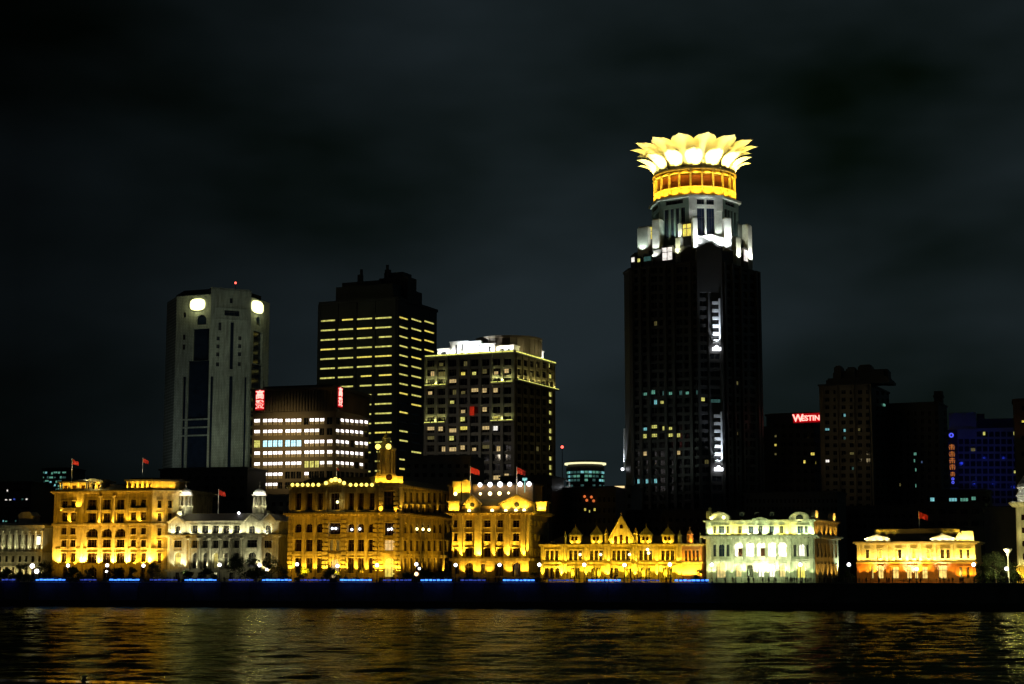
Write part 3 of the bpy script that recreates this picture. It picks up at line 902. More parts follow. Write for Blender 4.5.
for u, E in ((172, 1300), (177.5, 2600), (183, 1500), (194, 900), (205, 900), (215.5, 1300), (226, 800), (240, 700), (249, 800), (257, 700)):
    f.up(u, 569, E * (.6 if u < 184 else 1.2), WARMW, off=1.7, ang=85, tilt=13)
for u in (171, 178, 190, 199, 208, 218, 228, 238, 248, 256):
    f.up(u, 533.7, 380, WARMW, off=1.5, ang=150, tilt=16)
ch.up(268, 533.7, 600, WARMW, off=1.0, ang=150, tilt=20); ch.up(268, 571, 700, (1, .8, .3), off=1.4, ang=140)
for u in (185, 215, 248):
    f.fill(u, 545, 24, 6, 2300, (1, .95, .5), ang=75)
for u in (210, 226):
    f.up(u, 519, 300, WARMW, off=-3, ang=150, tilt=70)
flag(218, 517, 490, 225.5, shore(218, 72), 'red flag on the roof of the white twin-cupola building')

# ---- C: golden building with banded piers and a domed corner turret
Cb = Bld('waterfront_building', 'golden corner building with banded piers, a row of roof bulbs and a domed corner turret', 'building', 288, 378, shore(378, 60), -16)
wC = Cb.W
fC = Cb.foot([(0, 0), (wC, 0), (wC + 5.4, 3.6), (wC + 5.4, 62), (0, 62)])
f, ch, rt = fC[:3]
zc = f.z(516); zt = f.z(487)
def rust(b, x0, x1, z0, z1, p=.3, h=1.5, gap=.5):
    z = z0
    while z < z1 - .3:
        b.box(x0, x1, -p, -.003, z, min(z1, z + h - gap)); z += h
for uc in (298.2, 309.2, 320, 351, 360.8, 371.5):
    f.win(uc - 3.2, uc + 3.2, 523.5, 532.5, arch=True, pane=GLASSW, depth=.9); f.win(uc - 3.2, uc + 3.2, 539.5, 551.5, pane=GLASSW, depth=.9, sill=True); f.win(uc - 2.8, uc + 2.8, 558, 573, pane=GLASSW, depth=.8)
    f.win(uc - 3, uc + 3, 493, 510, pane=GLASSW, depth=1.4)
f.win(329, 340.5, 523, 534, pane=GLASSW, depth=1.2); f.win(330, 333, 540, 550.5, pane=E_DIMY); f.win(336.2, 339.2, 540, 550.5, pane=E_DIMY); f.win(331, 338.5, 559, 578, arch=True, pane=E_WARM)
f.win(330, 339.5, 493, 510, pane=GLASSW, depth=1.4)
ch.win(385, 395.5, 523, 535.5, pane=GLASSW, depth=1.2); ch.win(385, 395, 540, 550.5, pane=E_WARM, depth=.4); ch.win(385, 395, 558, 577, arch=True, pane=E_YEL); ch.win(384, 396, 491, 509, pane=GLASSW, depth=1.4)
for i, uc in enumerate((405.5, 411.6, 417.4, 423.2, 429, 434.8, 440.4, 445.8, 451)):
    rt.win(uc - 1.7, uc + 1.7, 524, 533, arch=True, pane=GLASSW); rt.win(uc - 1.7, uc + 1.7, 540.5, 551, pane=GLASSW)
    rt.win(uc - 1.6, uc + 1.6, 558, 572, pane=GLASSW)
    rt.win(uc - 1.6, uc + 1.6, 492 + i * .15, 502.5, pane=GLASSW); rt.win(uc - 1.6, uc + 1.6, 505, 513, pane=GLASSW)
def exC(b):
    for u0, u1 in ((288.3, 292.5), (322.8, 328.5), (341.5, 346.5), (373.5, 377.7)):
        rust(b, f.x(u0), f.x(u1), 0, zc - .6, .6)
    for u in (303.7, 314.6, 345.8 + 10.2, 366.2):
        b.box(f.x(u) - .45, f.x(u) + .45, -.45, -.003, 0, zc - .3)
    for u in (290.5, 303.7, 314.6, 325.5, 344, 356, 366.2, 375.6):
        b.box(f.x(u) - .3, f.x(u) + .3, -.3, -.003, zc + 1, zt)
f.wall(0, zt, GOLDST, extra=exC)
def exch(b):
    for a, c in ((.0, 1.4), (ch.len - 1.4, ch.len)):
        rust(b, a, c, 0, zt, .55)
ch.wall(0, zt, GOLDST, extra=exch)
def exrt(b):
    rust(b, 0, 2.2, 0, zt, .55)
    for u in (407.8 + .7, 420.3, 432, 443):
        b.box(rt.x(u) - .3, rt.x(u) + .3, -.3, -.003, 0, zc)
rt.wall(0, zt, GOLDST, extra=exrt); Cb.blank(3, 0, zt, GOLDST)
Cb.ring(zc, zc + .5, .6, GOLDST); Cb.ring(zc + .503, zc + 1.1, 1.4, GOLDST, dent=1)
Cb.ring(zt, zt + .8, .9, GOLDST); Cb.ring(f.z(555.5), f.z(553.6), .25, GOLDST, 'string_course'); Cb.ring(f.z(537.8), f.z(536.5), .2, GOLDST, 'string_course')
b = MB(); b.prism(offset(Cb.fp, -1.2), zt + .803, zt + 3.6, offset(Cb.fp, -6)); b.build('roof', ROOF, Cb.root)
x0, x1, z0, z1 = f.R(321, 346, 479.5, 487); b = f.mb(); b.box(x0, x1, -.2, 1.5, zt + .803, z0 + 1.2); b.extr([(x0 + 1.5, z0 + 1.2), (x1 - 1.5, z0 + 1.2), (x1 - 2.6, z1), (x0 + 2.6, z1)], -.2, 1.5); b.build('parapet', GOLDST, Cb.root)
bulbs = [(u, 484.8, .75) for u in (292.5, 297.5, 302.6, 307.8, 313, 318.5)] + [(326, 483, .8), (331.5, 480.4, .85), (335.4, 479.4, .95), (339.5, 480.6, .85), (344, 483, .8)] + [(u, 484.8, .75) for u in (350.5, 356, 361.5, 366.5, 372)]
for u, v, r in bulbs:
    x, z = f.P(u, v, -.9); b = MB(); b.ball((0, 0, 0), r * .8); b.cur = 0
    b.build('bulb', glow('amber bulb', (1, .74, .12), 2.6, .25), Cb.root, f.loc(x, -.9, z))
# corner turret: clock base, column ring, lantern, small dome
xT, yT = ch.len / 2, 3.2
zb0 = zt + .803; zb1 = ch.P(390, 475.8, yT)[1]; zl = ch.P(390, 450, yT)[1]; zd = ch.P(390, 438, yT)[1]; zf = ch.P(390, 429, yT)[1]
c = ch.loc(xT, yT, 0); R_ = 4.0
tur = MB(ch.M); tur.box(xT - 4.8, xT + 4.8, yT - 4.4, yT + 4.4, zb0, zb0 + 2.6); tur.extr([(xT - 3.2, zb0 + 2.6), (xT + 3.2, zb0 + 2.6), (xT + 1.8, zb1), (xT - 1.8, zb1)], yT - 4.4, yT + 4.4)
T_ = tur.build('turret', GOLDST, Cb.root)
b = MB(ch.M); b.extr([(xT + 1.1 * cos(2 * pi * i / 14), zb0 + 2.2 + 1.1 * sin(2 * pi * i / 14)) for i in range(14)], yT - 4.55, yT - 4.41); b.build('clock', GLASSW, T_)
b = MB(); b.lathe([(2.1, zb1 - 1), (2.1, zl)], c.x, c.y, 12); b.build('turret_core', GOLDST, T_)
b = MB(); b.lathe([(3.4, zb1 + .003), (3.4, zb1 + .6), (2.6, zb1 + .61)], c.x, c.y, 16); b.build('turret_plinth', GOLDST, T_)
for k in range(8):
    a = 2 * pi * k / 8 + .35
    b = MB(); b.lathe([(.42, zb1 + .61), (.34, zb1 + 1.2), (.3, zl - .6), (.45, zl - .01)], c.x + 2.7 * cos(a), c.y + 2.7 * sin(a), 8); b.build('turret_column', GOLDST, T_)
b = MB(); b.lathe([(3.3, zl), (3.4, zl + .5), (2.6, zl + .55), (2.4, zl + 1.3), (1.9, zl + 2.3), (1.3, zl + 2.9), (1.25, zd - .6), (1.5, zd - .5), (1.5, zd), (1.1, zd + .4), (.5, zd + 1.2), (.15, zd + 1.8), (.08, zf)], c.x, c.y, 14); b.build('dome', LEAD, T_)
for a in (-2.2, -1.0):
    p = Vector((c.x + 3.35 * cos(a), c.y + 3.35 * sin(a), zl + .9)); b = MB(); b.ball((0, 0, 0), .95); b.build('turret_lamp', glow('amber bulb', (1, .74, .12), 2.6, .25), T_, p)
for a in (-2.6, -1.9, -1.25, -.6):
    Cb.point((c.x + 4.4 * cos(a), c.y + 4.4 * sin(a), zb1 + .8), 60, AMB, .2)
for dx in (-4, -2, 0, 2, 4):
    ch.spot(xT + dx, zb0 + .3, .9 + 1.2, 330, AMB, tilt=16, ang=150)
Cb.point((c.x - .6, c.y - 2.8, zl + 4.3), 90, AMB, .2)
for k in range(6):
    rt.spot(1.5 + k * 2.6, zt + 1.0, -.9, 140 - 18 * k, AMB, tilt=70, ang=150)
Cb.windows(GLASSW)
for u, E in ((290, 1700), (303.7, 1100), (314.6, 1100), (323.5, 1700), (331, 700), (339, 800), (345, 1500), (356, 1700), (366.2, 1500), (375.5, 1900)):
    f.up(u, 573, E * 1.9, AMB, off=1.6, ang=72, tilt=12)
for u, E in ((382, 1500), (390, 1500), (398, 1500)):
    ch.up(u, 573, E * 1.4, AMB, off=1.5, ang=90, tilt=12)
for u, E in ((402, 1500), (408.5, 800), (414, 800), (420, 500), (426, 700), (432, 500), (438, 800), (446.5, 1500)):
    rt.up(u, 573, E * 1.6, AMB, off=1.4, ang=80, tilt=12)
for u, E in ((403.5, 900), (408.5, 520), (414.5, 520), (420.3, 520), (426.2, 520), (432, 200), (440, 120)):
    rt.up(u, 511.6, E * .8, AMB, off=1.0, ang=95, tilt=18)
ch.spot(.7, zc + 1.5, .8, 900, AMB, ang=110, tilt=12); ch.spot(ch.len - .7, zc + 1.5, .8, 300, AMB, ang=110, tilt=12)
for u in (298, 318, 336, 356, 372):
    f.up(u, 511.8, 25, AMB, off=1.1, ang=150, tilt=14)
for u in (300, 333, 366):
    f.fill(u, 546, 26, 6, 16500, AMBF, ang=62)
ch.fill(390, 545, 24, 6, 13000, AMBF, ang=60)
for u in (410, 432):
    rt.fill(u, 545, 12, 8, 5200, AMBF, ang=90)
for u, v, E in ((337.5, 502, 90),):
    x, z = f.P(u, v, -.6); f.bulb(x, -1.5, z, E, WARMW, .3); b = f.mb(); b.ball((x, -.6, z), .5); b.build('wall_lamp', E_YLAMP, Cb.root)
for u, v in ((332.5, 528.5), (336, 528.5), (352, 529.5), (360, 529), (388.5, 529.5), (391.5, 529)):
    fc = f if u < 380 else ch
    x, z = fc.P(u, v, .5); b = fc.mb(); b.ball((x, .3, z), .42); b.build('room_lamp', E_WLED, Cb.root)
for u, v in ((416.8, 529), (423, 529.3), (429, 529.8)):
    x, z = rt.P(u, v, -.3); b = rt.mb(); b.ball((x, -.3, z), .5); b.build('wall_lamp', E_BULB, Cb.root)
flag(336.5, 479, 468, 338.6, shore(336, 64), 'small furled red flag on the parapet of the banded golden corner building')

# ---- D: golden building with two pediments and a set-back top storey
D = Bld('waterfront_building', 'golden building with one small and one large roof pediment and a set-back lamp-lit top storey', 'building', 452, 528.5, shore(528, 62), -16)
wD = D.W
fD = D.rect(26); f, rt = fD[:2]
zc = f.z(515); zp = f.z(559.5)
for v0, v1 in ((521, 526.5), (534, 540.5), (549, 556)):
    for u0, u1 in ((453.8, 457.4), (465.6, 472.2), (484.2, 490.8), (497.4, 503), (513, 519.2)):
        f.win(u0, u1, v0 - .8, v1 + .8, sill=True, pane=GLASSW)
for u0, u1 in ((465, 473), (495, 503.5), (512.5, 520.5)):
    f.win(u0, u1, 562.5, 576, arch=True, pane=GLASSW, depth=1)
f.win(455, 459, 564, 574, pane=GLASSW); f.win(481, 485, 564, 574, pane=GLASSW)
def exD(b):
    for u0, u1 in ((459.5, 463.2), (475.5, 482.5), (491.5, 496), (504.5, 510.5), (521.5, 526)):
        b.box(f.x(u0), f.x(u1), -1.1, -.003, zp + .5, zc); b.box(f.x(u0) - .2, f.x(u1) + .2, -.7, -.553, zc - 1.2, zc - .3)
f.wall(0, zc, GOLDST, extra=exD)
for k in range(5):
    for v0, v1 in ((521, 526.5), (534, 540.5), (549, 556)):
        x = 2.5 + k * 4.6; z0 = f.z(v1); z1 = f.z(v0); rt.winm(x, x + 1.7, z0, z1, pane=GLASSW)
rt.wall(0, zc, GOLDST); D.blank(2, 0, zc, GOLDST)
D.ring(zc, zc + .5, .8, GOLDST); D.ring(zc + .503, zc + 1.1, 1.8, GOLDST, dent=1); D.ring(zp - .5, zp + .4, .8, GOLDST, 'string_course')
b = MB(); b.prism(offset(D.fp, -1.6), zc + 1.103, f.z(506, off=2)); b.build('attic', stone('attic render', (.3, .2, .1)), D.root)
b = MB(); b.prism(offset(D.fp, -2.2), f.z(506, off=2) + .003, f.z(499, off=4), offset(D.fp, -5)); b.build('roof', ROOF, D.root)
pediment(f, 465, 479.5, 495.3, 512, 0, 1.6, GOLDST)
m, z0, z1 = pediment(f, 500, 533.5, 494.8, 512, -.1, 1.6, GOLDST)
for u0, u1 in ((448.5, 459), (537, 546)):
    x0, x1, _, _ = f.R(u0, u1, 500, 512, 6); zz0 = zc + 1.103; zz1 = f.P((u0 + u1) / 2, 501.5, 6)[1]
    yy = .6 if u0 < 500 else 7
    x0 = f.P(u0, 506, yy)[0]; x1 = f.P(u1, 506, yy)[0]
    b = f.mb(); b.box(x0, x1, yy, yy + 4, zz0, zz1 - .5); o = b.build('corner_block', GOLDST, D.root)
    b = f.mb(); b.box(x0 - .4, x1 + .4, yy - .4, yy + 4.4, zz1 - .497, zz1); b.build('block_cornice', GOLDST, o)
    for k in (.25, .75):
        f.spot(x0 + (x1 - x0) * k, zz0 + .3, 1.0 - yy, 750, AMB, tilt=15, ang=140)
f.spot(f.P(541, 506, 7)[0], zc + 1.6, -5.6, 900, GOLD, tilt=20, ang=150)
# set-back storey with lamps
x0, x1, z0, z1 = f.R(449, 533, 485.5, 500, 12)
b = f.mb(); b.box(x0, x1, 12, 24, zc + 1.2, z1); b.build('top_storey', stone('attic render', (.3, .2, .1)), D.root)
b = f.mb(); b.box(x0 - .5, x1 + .5, 11.3, 24.5, z1 + .003, z1 + .5); b.build('top_roof', ROOF, D.root)
x0, x1, z0, z1 = f.R(453.5, 461, 481.5, 492, 10); b = f.mb(); b.box(x0, x1, 9.4, 11.2, z0 - 5, z1); b.build('roof_block', GOLDST, D.root)
x0, x1, z0, z1 = f.R(462, 470.5, 480, 489, 10); b = f.mb(); b.extr([(x0, z0 - 4), (x1, z0 - 4), (x1, z1 - .6), ((x0 + x1) / 2, z1 + .3), (x0, z1 - .6)], 9.8, 11.2); b.build('roof_block', GOLDST, D.root)
for u in (456, 459, 464, 468):
    f.spot(f.P(u, 492, 8.4)[0], f.P(u, 493, 8.4)[1], -8.3, 420, AMB, tilt=15, ang=150)
for u, v, r, y in [(480, 484.8, .75, 11), (490, 484.6, .8, 11), (500, 484.4, .9, 11), (509.7, 484.3, .75, 11), (520, 484.2, .8, 11), (529, 484, .8, 11), (455.5, 493.8, .6, 5), (480.3, 493.8, .45, 6), (490, 493.6, .65, 6), (499.5, 493.4, .65, 6), (508.5, 493, .4, 6)]:
    x, z = f.P(u, v, y); b = f.mb(); b.ball((x, y, z), r); b.build('roof_lamp', E_GLOBE if r > .7 else E_BULB, D.root); f.b.point(f.loc(x, y - .9, z), 9, (1, .85, .6), .3)
for u, v in ((469, 510.8), (492, 510.6), (505.7, 510.6), (515.8, 510.4), (524, 510.2)):
    x, z = f.P(u, v, -1.2); b = f.mb(); b.ball((x, -1.0, z), .55); b.build('cornice_lamp', E_BULB, D.root); f.spot(x, z + .75, 1.15, 620, AMB, tilt=32, ang=150)
x0, x1, z0, z1 = f.R(522.5, 527, 477.8, 480.6, 11); b = f.mb(); b.box(x0, x1, 10.9, 11.1, z0, z1); b.box((x0 + x1) / 2 - .1, (x0 + x1) / 2 + .1, 10.95, 11.05, z0 - 4, z0 - .002); b.build('roof_sign', E_CYAN, D.root)
D.windows(GLASSW)
for u, E in ((453.5, 2200), (461.5, 2300), (479, 4000), (476, 1800), (494, 1200), (507, 1800), (512, 900), (524, 3000)):
    f.up(u, 557.4, E * 1.9, AMB, off=1.9, ang=72, tilt=12)
for u, E in ((463, 1100), (476, 1500), (488, 900), (508, 1000), (522, 1200), (526.5, 700)):
    f.up(u, 574.5, E * 1.1, AMB, off=1.6, ang=100, tilt=14)
for u in (466, 490, 516):
    f.fill(u, 538, 24, 6, 3600, AMBF, ang=70)
rt.fill(537, 540, 14, 8, 1600, AMBF, ang=90)
flag(470.2, 500, 467, 479, shore(470, 74), 'red flag left of the row of white roof lamps on the pedimented building')
flag(516.7, 500, 467.5, 525, shore(516, 74), 'red flag over the large pediment of the golden building')

# ---- E: golden gothic building
E = Bld('waterfront_building', 'golden gothic building with a tall central gable, pointed dormers and thin pinnacles', 'building', 541.5, 681.5, shore(681, 64), -14)
wE = E.W
fE = E.foot([(0, 0), (wE, 0), (wE + 6, 3.4), (wE + 6, 24), (0, 24)])
f, ch, rt = fE[:3]
zc = f.z(546.5); zs = f.z(563.5)
def group(uc, n, pitch, w, v0, v1, **k):
    for i in range(n):
        u = uc + (i - (n - 1) / 2) * pitch
        f.win(u - w / 2, u + w / 2, v0, v1, pane=GLASSW, **k)
for uc, n in ((552, 3), (575.5, 3), (596.2, 3), (621, 4), (645.7, 3), (667.6, 3)):
    group(uc, n, 4.7, 3.6, 550.4, 560.3, depth=.9)
for uc, n in ((552, 3), (575, 2), (596, 2), (613.5, 2), (629, 2), (645.7, 2), (667.5, 2)):
    group(uc, n, 5.4, 4.0, 567.4, 578.5, arch=True, depth=.8)
for k in range(4):
    x = 1.0 + k * (ch.len - 1.6) / 4
    ch.winm(x, x + 1.0, f.z(561), f.z(550.5), pane=GLASSW, depth=.5)
def exE(b):
    for u in (542.5, 562.5, 565.5, 585.8, 606.2, 609, 633, 636, 656.7, 677.5, 680.3):
        b.box(f.x(u) - .45, f.x(u) + .45, -1.0, -.003, 0, zs); b.box(f.x(u) - .4, f.x(u) + .4, -.75, -.003, zs + .6, zc)
    for v in (549, 561.8, 566):
        b.box(0, wE, -.25, -.003, f.z(v) - .12, f.z(v) + .12)
f.wall(0, zc, GOLDST, extra=exE); ch.wall(0, zc, BRICK); rt.wall(0, zc, BRICK); E.blank(3, 0, zc, BRICK)
E.ring(zc, zc + .4, .5, GOLDST); E.ring(zc + .403, zc + .8, .9, GOLDST); E.ring(zs, zs + .5, .3, GOLDST, 'string_course')
b = MB(); b.prism(offset(E.fp, -.8), zc + .803, zc + 3.6, offset(E.fp, -6)); b.build('roof', ROOF, E.root)
for u in (575, 596.4, 645.7, 667.6):
    x = f.x(u, 540); za_ = zc + .803; zb_ = f.z(535.3, u); zt_ = f.z(526.4, u); zf_ = f.z(523.8, u); r = 2.05
    b = MB(); q = f.loc(x, 1.1, 0); a0 = pi / 8 + f.ang
    b.lathe([(r * .8, za_), (r, za_ + .8), (r, zb_)], q.x, q.y, 8, a0); o = b.build('dormer', GOLDST, E.root)
    b = MB(); b.lathe([(r * 1.18, zb_ + .003), (r * 1.18, zb_ + .2), (r * .6, zb_ + (zt_ - zb_) * .5), (.08, zt_), (.05, zf_)], q.x, q.y, 8, a0); b.build('dormer_roof', stone('mossy tiles', (.2, .19, .09)), o)
    for k in (-.62, .62):
        b = f.mb(); b.extr([(x + k - .4, za_ + 1.1), (x + k + .4, za_ + 1.1), (x + k + .4, zb_ - .7), (x + k, zb_ - .3), (x + k - .4, zb_ - .7)], 1.1 - r * .95, 1.1 - r * .92); b.build('dormer_window', GLASSW, o)
    for k in (-1.2, 1.2):
        f.spot(x + k, za_ + .15, 1.0, 330, GOLD, tilt=20, ang=140)
# big gable
x0, x1 = f.x(609.8, 543), f.x(633.2, 543); xm = (x0 + x1) / 2; zg = f.z(517.5); zfin = f.z(512)
za_ = zc + .803
b = f.mb(); b.extr([(x0, za_), (x1, za_), (x1, za_ + 1.2), (xm, zg), (x0, za_ + 1.2)], -.3, 1.2)
o = b.build('gable', GOLDST, E.root)
b = f.mb()
for sg in (-1, 1):
    xe = xm + sg * (x1 - xm + .35)
    b.extr([(xm, zg + .02), (xm, zg + .7), (xe, za_ + 1.75), (xe, za_ + 1.05)][::sg], -.65, 1.4)
b.build('gable_coping', GOLDST, o)
b = MB(); q = f.loc(xm, .4, 0); b.lathe([(.35, zg + .7), (.2, zg + 1.2), (.42, zg + 1.5), (.1, zg + 1.9), (.05, zfin)], q.x, q.y, 8); b.build('finial', GOLDST, o)
for du, v0, v1 in ((-5.6, 536, 544.5), (0, 534.5, 545), (5.6, 536, 544.5), (0, 524.5, 528.5)):
    xa, xb, z0, z1 = f.R(621.5 + du - 1.5, 621.5 + du + 1.5, v0, v1)
    b = f.mb(); w2 = (xb - xa) / 2; xx = (xa + xb) / 2
    b.extr([(xa, max(z0, za_ + .2)), (xb, max(z0, za_ + .2)), (xb, z1 - w2)] + [(xx + w2 * cos(pi * i / 6), z1 - w2 + w2 * sin(pi * i / 6)) for i in range(1, 6)] + [(xa, z1 - w2)], -.36, -.31)
    b.build('gable_window', GLASSW, o)
    if v1 > 530:
        for sg in (-1, 1):
            c_ = f.mb(); c_.box(xx + sg * (w2 + .45) - .22, xx + sg * (w2 + .45) + .22, -.7, -.303, za_ + .1, z1 - w2); c_.build('gable_shaft', GOLDST, o)
for u, vt, r, mat in ((606.2, 527, .75, GOLDST), (635.6, 527, .75, GOLDST), (565.2, 531, .4, LEAD), (679.6, 530, .75, LEAD)):
    x = f.x(u, 540); q = f.loc(x, .4, 0); zt_ = f.z(vt, u); h = zt_ - za_
    b = MB(); b.lathe([(r * 1.15, za_), (r * .9, za_ + .5), (r * .8, za_ + h * .55), (r * 1.15, za_ + h * .6), (r * .9, za_ + h * .66), (.12, zt_ - .6), (.05, zt_)], q.x, q.y, 8); b.build('pinnacle', mat, E.root)
for y_, vt, r, mt in ((ch.len * .45, 525.5, 1.1, BRICK), (ch.len * .97, 532, .4, LEAD)):
    q = ch.loc(y_, .5, 0); zt_ = ch.P(689, vt)[1]; h = zt_ - za_
    b = MB(); b.lathe([(r * 1.15, za_), (r, za_ + .5), (r * .9, za_ + h * .5), (r * 1.15, za_ + h * .53), (r * .8, za_ + h * .6), (.15, za_ + h * .8), (.05, zt_)], q.x, q.y, 8); b.build('pinnacle', mt, E.root)
ch.spot(ch.len * .45, za_ + .3, 1.2, 420, ORNG, tilt=20)
E.windows(GLASSW)
for u, E_ in ((543.5, 1700), (553, 1200), (560.3, 5200), (568, 1800), (581.5, 900), (586, 1500), (590, 1300), (603, 1400), (607.5, 1800), (614, 1100), (621.5, 1700), (628, 1300), (635, 1700), (640, 1200), (652, 1100), (656.8, 2400), (661, 1600), (673.5, 2100), (679, 1800)):
    f.up(u, 576, E_ * .95, GOLD, off=1.8, ang=85, tilt=15)
for u in range(545, 682, 7):
    f.up(u, 561, 230, GOLD, off=1.3, ang=120, tilt=20)
for u in (557, 584, 611, 632, 655, 674):
    f.fill(u, 556, 22, 6, 8500, GOLDF, ang=70)
for k in (.12, .37, .62, .9):
    ch.spot(ch.len * k, f.z(576), 1.3, 1500, GOLD, ang=140, tilt=14); ch.spot(ch.len * k, zs + .8, .9, 210, ORNG, ang=140, tilt=18)
ch.fill(689, 556, 20, 6, 3200, GOLDF, ang=70)
for du in (-8.3, -3, 3, 8.3):
    f.spot(f.x(621.5 + du, 543), za_ + .2, 1.4, 620, GOLD, tilt=22, ang=140)
for u, v in ((580, 554.6), (600.5, 554.5), (629.5, 554.5), (647.5, 549.5), (648.5, 553)):
    x, z = f.P(u, v, -.9); b = f.mb(); b.ball((x, -.9, z), .45); b.build('wall_lamp', E_BULB, E.root)

# ---- F: greenish white building with round pediments
Fb = Bld('waterfront_building', 'greenish white floodlit building with two round pediments and a dark mansard roof', 'building', 706, 814.5, shore(814, 58), -24)
wF = Fb.W
fF = Fb.rect(32); f, rt = fF[:2]
zc = f.z(538.5); za = f.z(521.5)
for u0, u1, h in ((713, 716.3, 0), (718.5, 724.5, 0), (726.3, 729.6, 0), (737.7, 742, 0), (748.2, 753.4, 0), (758.3, 762.6, 0), (769, 774, 0), (779.4, 783.4, 0), (797, 803, 1), (804.5, 808, 1)):
    f.win(u0, u1, 526, 533.3, sill=True, pane=BGLASS)
for u0, u1 in ((713, 716.3), (718.5, 724.5), (726.3, 729.6), (793.5, 796.5), (798.5, 804.6), (806.5, 809.5)):
    lit = 798 < u0 < 804
    f.win(u0, u1, 544, 556.5, arch=True, pane=E_WHITE if lit else BGLASS)
for i, uc in enumerate((738.5, 750, 761, 771.8, 782.3)):
    f.win(uc - 3.9, uc + 3.9, 541.8, 558.5, arch=True, hole=True, depth=2.4)
    f.win(uc - 3.0, uc + 3.0, 564.5, 577, arch=True, pane=(E_WARM, GLASSW, E_WHITE, E_WHITE, E_WARM)[i], hood=True, depth=.6)
f.win(716.5, 725.5, 562, 578, arch=True, pane=E_WARM, depth=.5); f.win(797, 805, 563, 578, arch=True, pane=E_YEL, depth=.6)
xL, xR = f.x(733.5, 550), f.x(787.3, 550)
def exF(b):
    for u in (708.5, 732, 788.5, 811.5):
        b.box(f.x(u) - .55, f.x(u) + .55, -.4, -.003, 0, zc)
        b.box(f.x(u) - .45, f.x(u) + .45, -.3, -.003, zc + 1.2, za)
    for u in (710.7, 732.3, 790.5, 810):
        b.box(f.x(u) - .3, f.x(u) + .3, -.6, -.403, f.z(560), zc - .5)
    for v in (559.8, 561.5):
        b.box(0, wF, -.35, -.003, f.z(v) - .15, f.z(v) + .15)
f.wall(0, za, LIME2, extra=exF, depth=.6)
zl0, zl1 = f.z(558.6), f.z(541.6)
b = f.mb(); b.add([(xL, 2.41, zl0 - .5), (xR, 2.41, zl0 - .5), (xR, 2.41, zl1 + .8), (xL, 2.41, zl1 + .8)], [(0, 1, 2, 3)]); b.box(xL, xR, .6, 2.4, zl0 - .4, zl0 - .1); b.build('loggia_wall', LIME2, Fb.root)
for i, uc in enumerate((738.5, 750, 761, 771.8, 782.3)):
    x = f.x(uc, 550); b = f.mb(); b.box(x - .75, x + .75, 2.3, 2.405, zl0 + .1, zl1 - 2.0); b.build('loggia_door', glow('bright hall', (1, 1, .72), .9, .5) if i not in (0, 2) else GLASSW, Fb.root)
    f.spot(x, zl0 + .1, -.9, 1050, (1, 1, .72), tilt=30, ang=160, size=.4); f.spot(x, zl1 - .3, -1.3, 420, (1, 1, .75), tilt=170, ang=160)
    b = f.mb(); b.box(x - 1.35, x + 1.35, -.55, -.45, zl0 - .2, zl0 + .75); b.box(x - 1.35, x + 1.35, -.45, .003, zl0 - .2, zl0 - .02); b.build('balcony', LIME2, Fb.root)
for k in range(6):
    for v0, v1 in ((526, 533.3), (544, 556.5), (565, 577)):
        x = 3 + k * 4.9; rt.winm(x, x + 1.9, f.z(v1), f.z(v0), pane=GLASSW, sill=True)
rt.wall(0, za, LIME); Fb.blank(2, 0, za, LIME2)
Fb.ring(zc, zc + .4, .6, LIME2); Fb.ring(zc + .403, zc + 1.0, 1.5, LIME2, dent=1); Fb.ring(za, za + .5, .7, LIME2)
b = MB(); b.prism(offset(Fb.fp, -1.2), za + .503, f.z(509.5, off=4), offset(Fb.fp, -4.2)); b.build('roof', ROOF, Fb.root)
for u in (742, 757, 772):
    x, z = f.P(u, 513.5, 1.5); b = f.mb(); b.box(x - .7, x + .7, 1.2, 3.5, za + .51, z + .4); o = b.build('dormer', ROOF, Fb.root); b = f.mb(); b.box(x - .5, x + .5, 1.1, 1.19, za + 1.2, z); b.build('dormer_window', GLASS, o)
pediment(f, 711.5, 729.5, 513, 522, -.6, 1.2, LIME2, tri=False, hole=False)
pediment(f, 790.5, 809.5, 513, 522, -.6, 1.2, LIME2, tri=False, hr_=.42)
pediment(f, 754, 767, 517.6, 522, -.5, .8, LIME2, hole=False)
x, z = f.P(709.5, 510.5, 1); b = f.mb(); b.box(x - .9, x + .9, .4, 2.6, za + .5, z - .6); b.lathe([(1.2, z - .597), (1.2, z - .2), (.7, z), (.5, z + .8), (.15, z + 1.1)], x, 1.5, 10); b.build('urn', GOLDST, Fb.root)
for yy, vt in ((3, 510), (26.5, 512.5)):
    x = wF; b = rt.mb()
    zz = rt.P(817 if yy < 10 else 835, vt)[1]
    b.extr([(yy - 2.6, za + .5), (yy + 2.6, za + .5), (yy + 2.6, zz - 2), (yy + 1.4, zz - .5), (yy, zz), (yy - 1.4, zz - .5), (yy - 2.6, zz - 2)], -.2, 1.4); b.build('pediment', LIME, Fb.root)
    rt.spot(yy, za + .8, 1.3, 420, (1, .62, .1), ang=140, tilt=20)
Fb.windows(BGLASS)
for u, E_ in ((708, 500), (712, 900), (722, 1500), (731, 500), (738.5, 1700), (744, 700), (755, 1600), (761, 2600), (767, 1800), (772, 1500), (782, 1300), (790, 600), (801, 1700), (811, 400)):
    f.up(u, 575, E_ * .7, (1, 1, .6) if E_ > 1000 else GREENW, off=1.7, ang=100, tilt=15)
for u in (710, 716, 722, 728, 735, 742, 748, 755, 764, 774, 780, 786, 793, 799, 806, 812):
    yel = u in (716, 735, 742, 780, 786, 793, 728)
    f.up(u, 534.3, 620, (1, .88, .12) if yel else GREENW, off=1.1, ang=140, tilt=20)
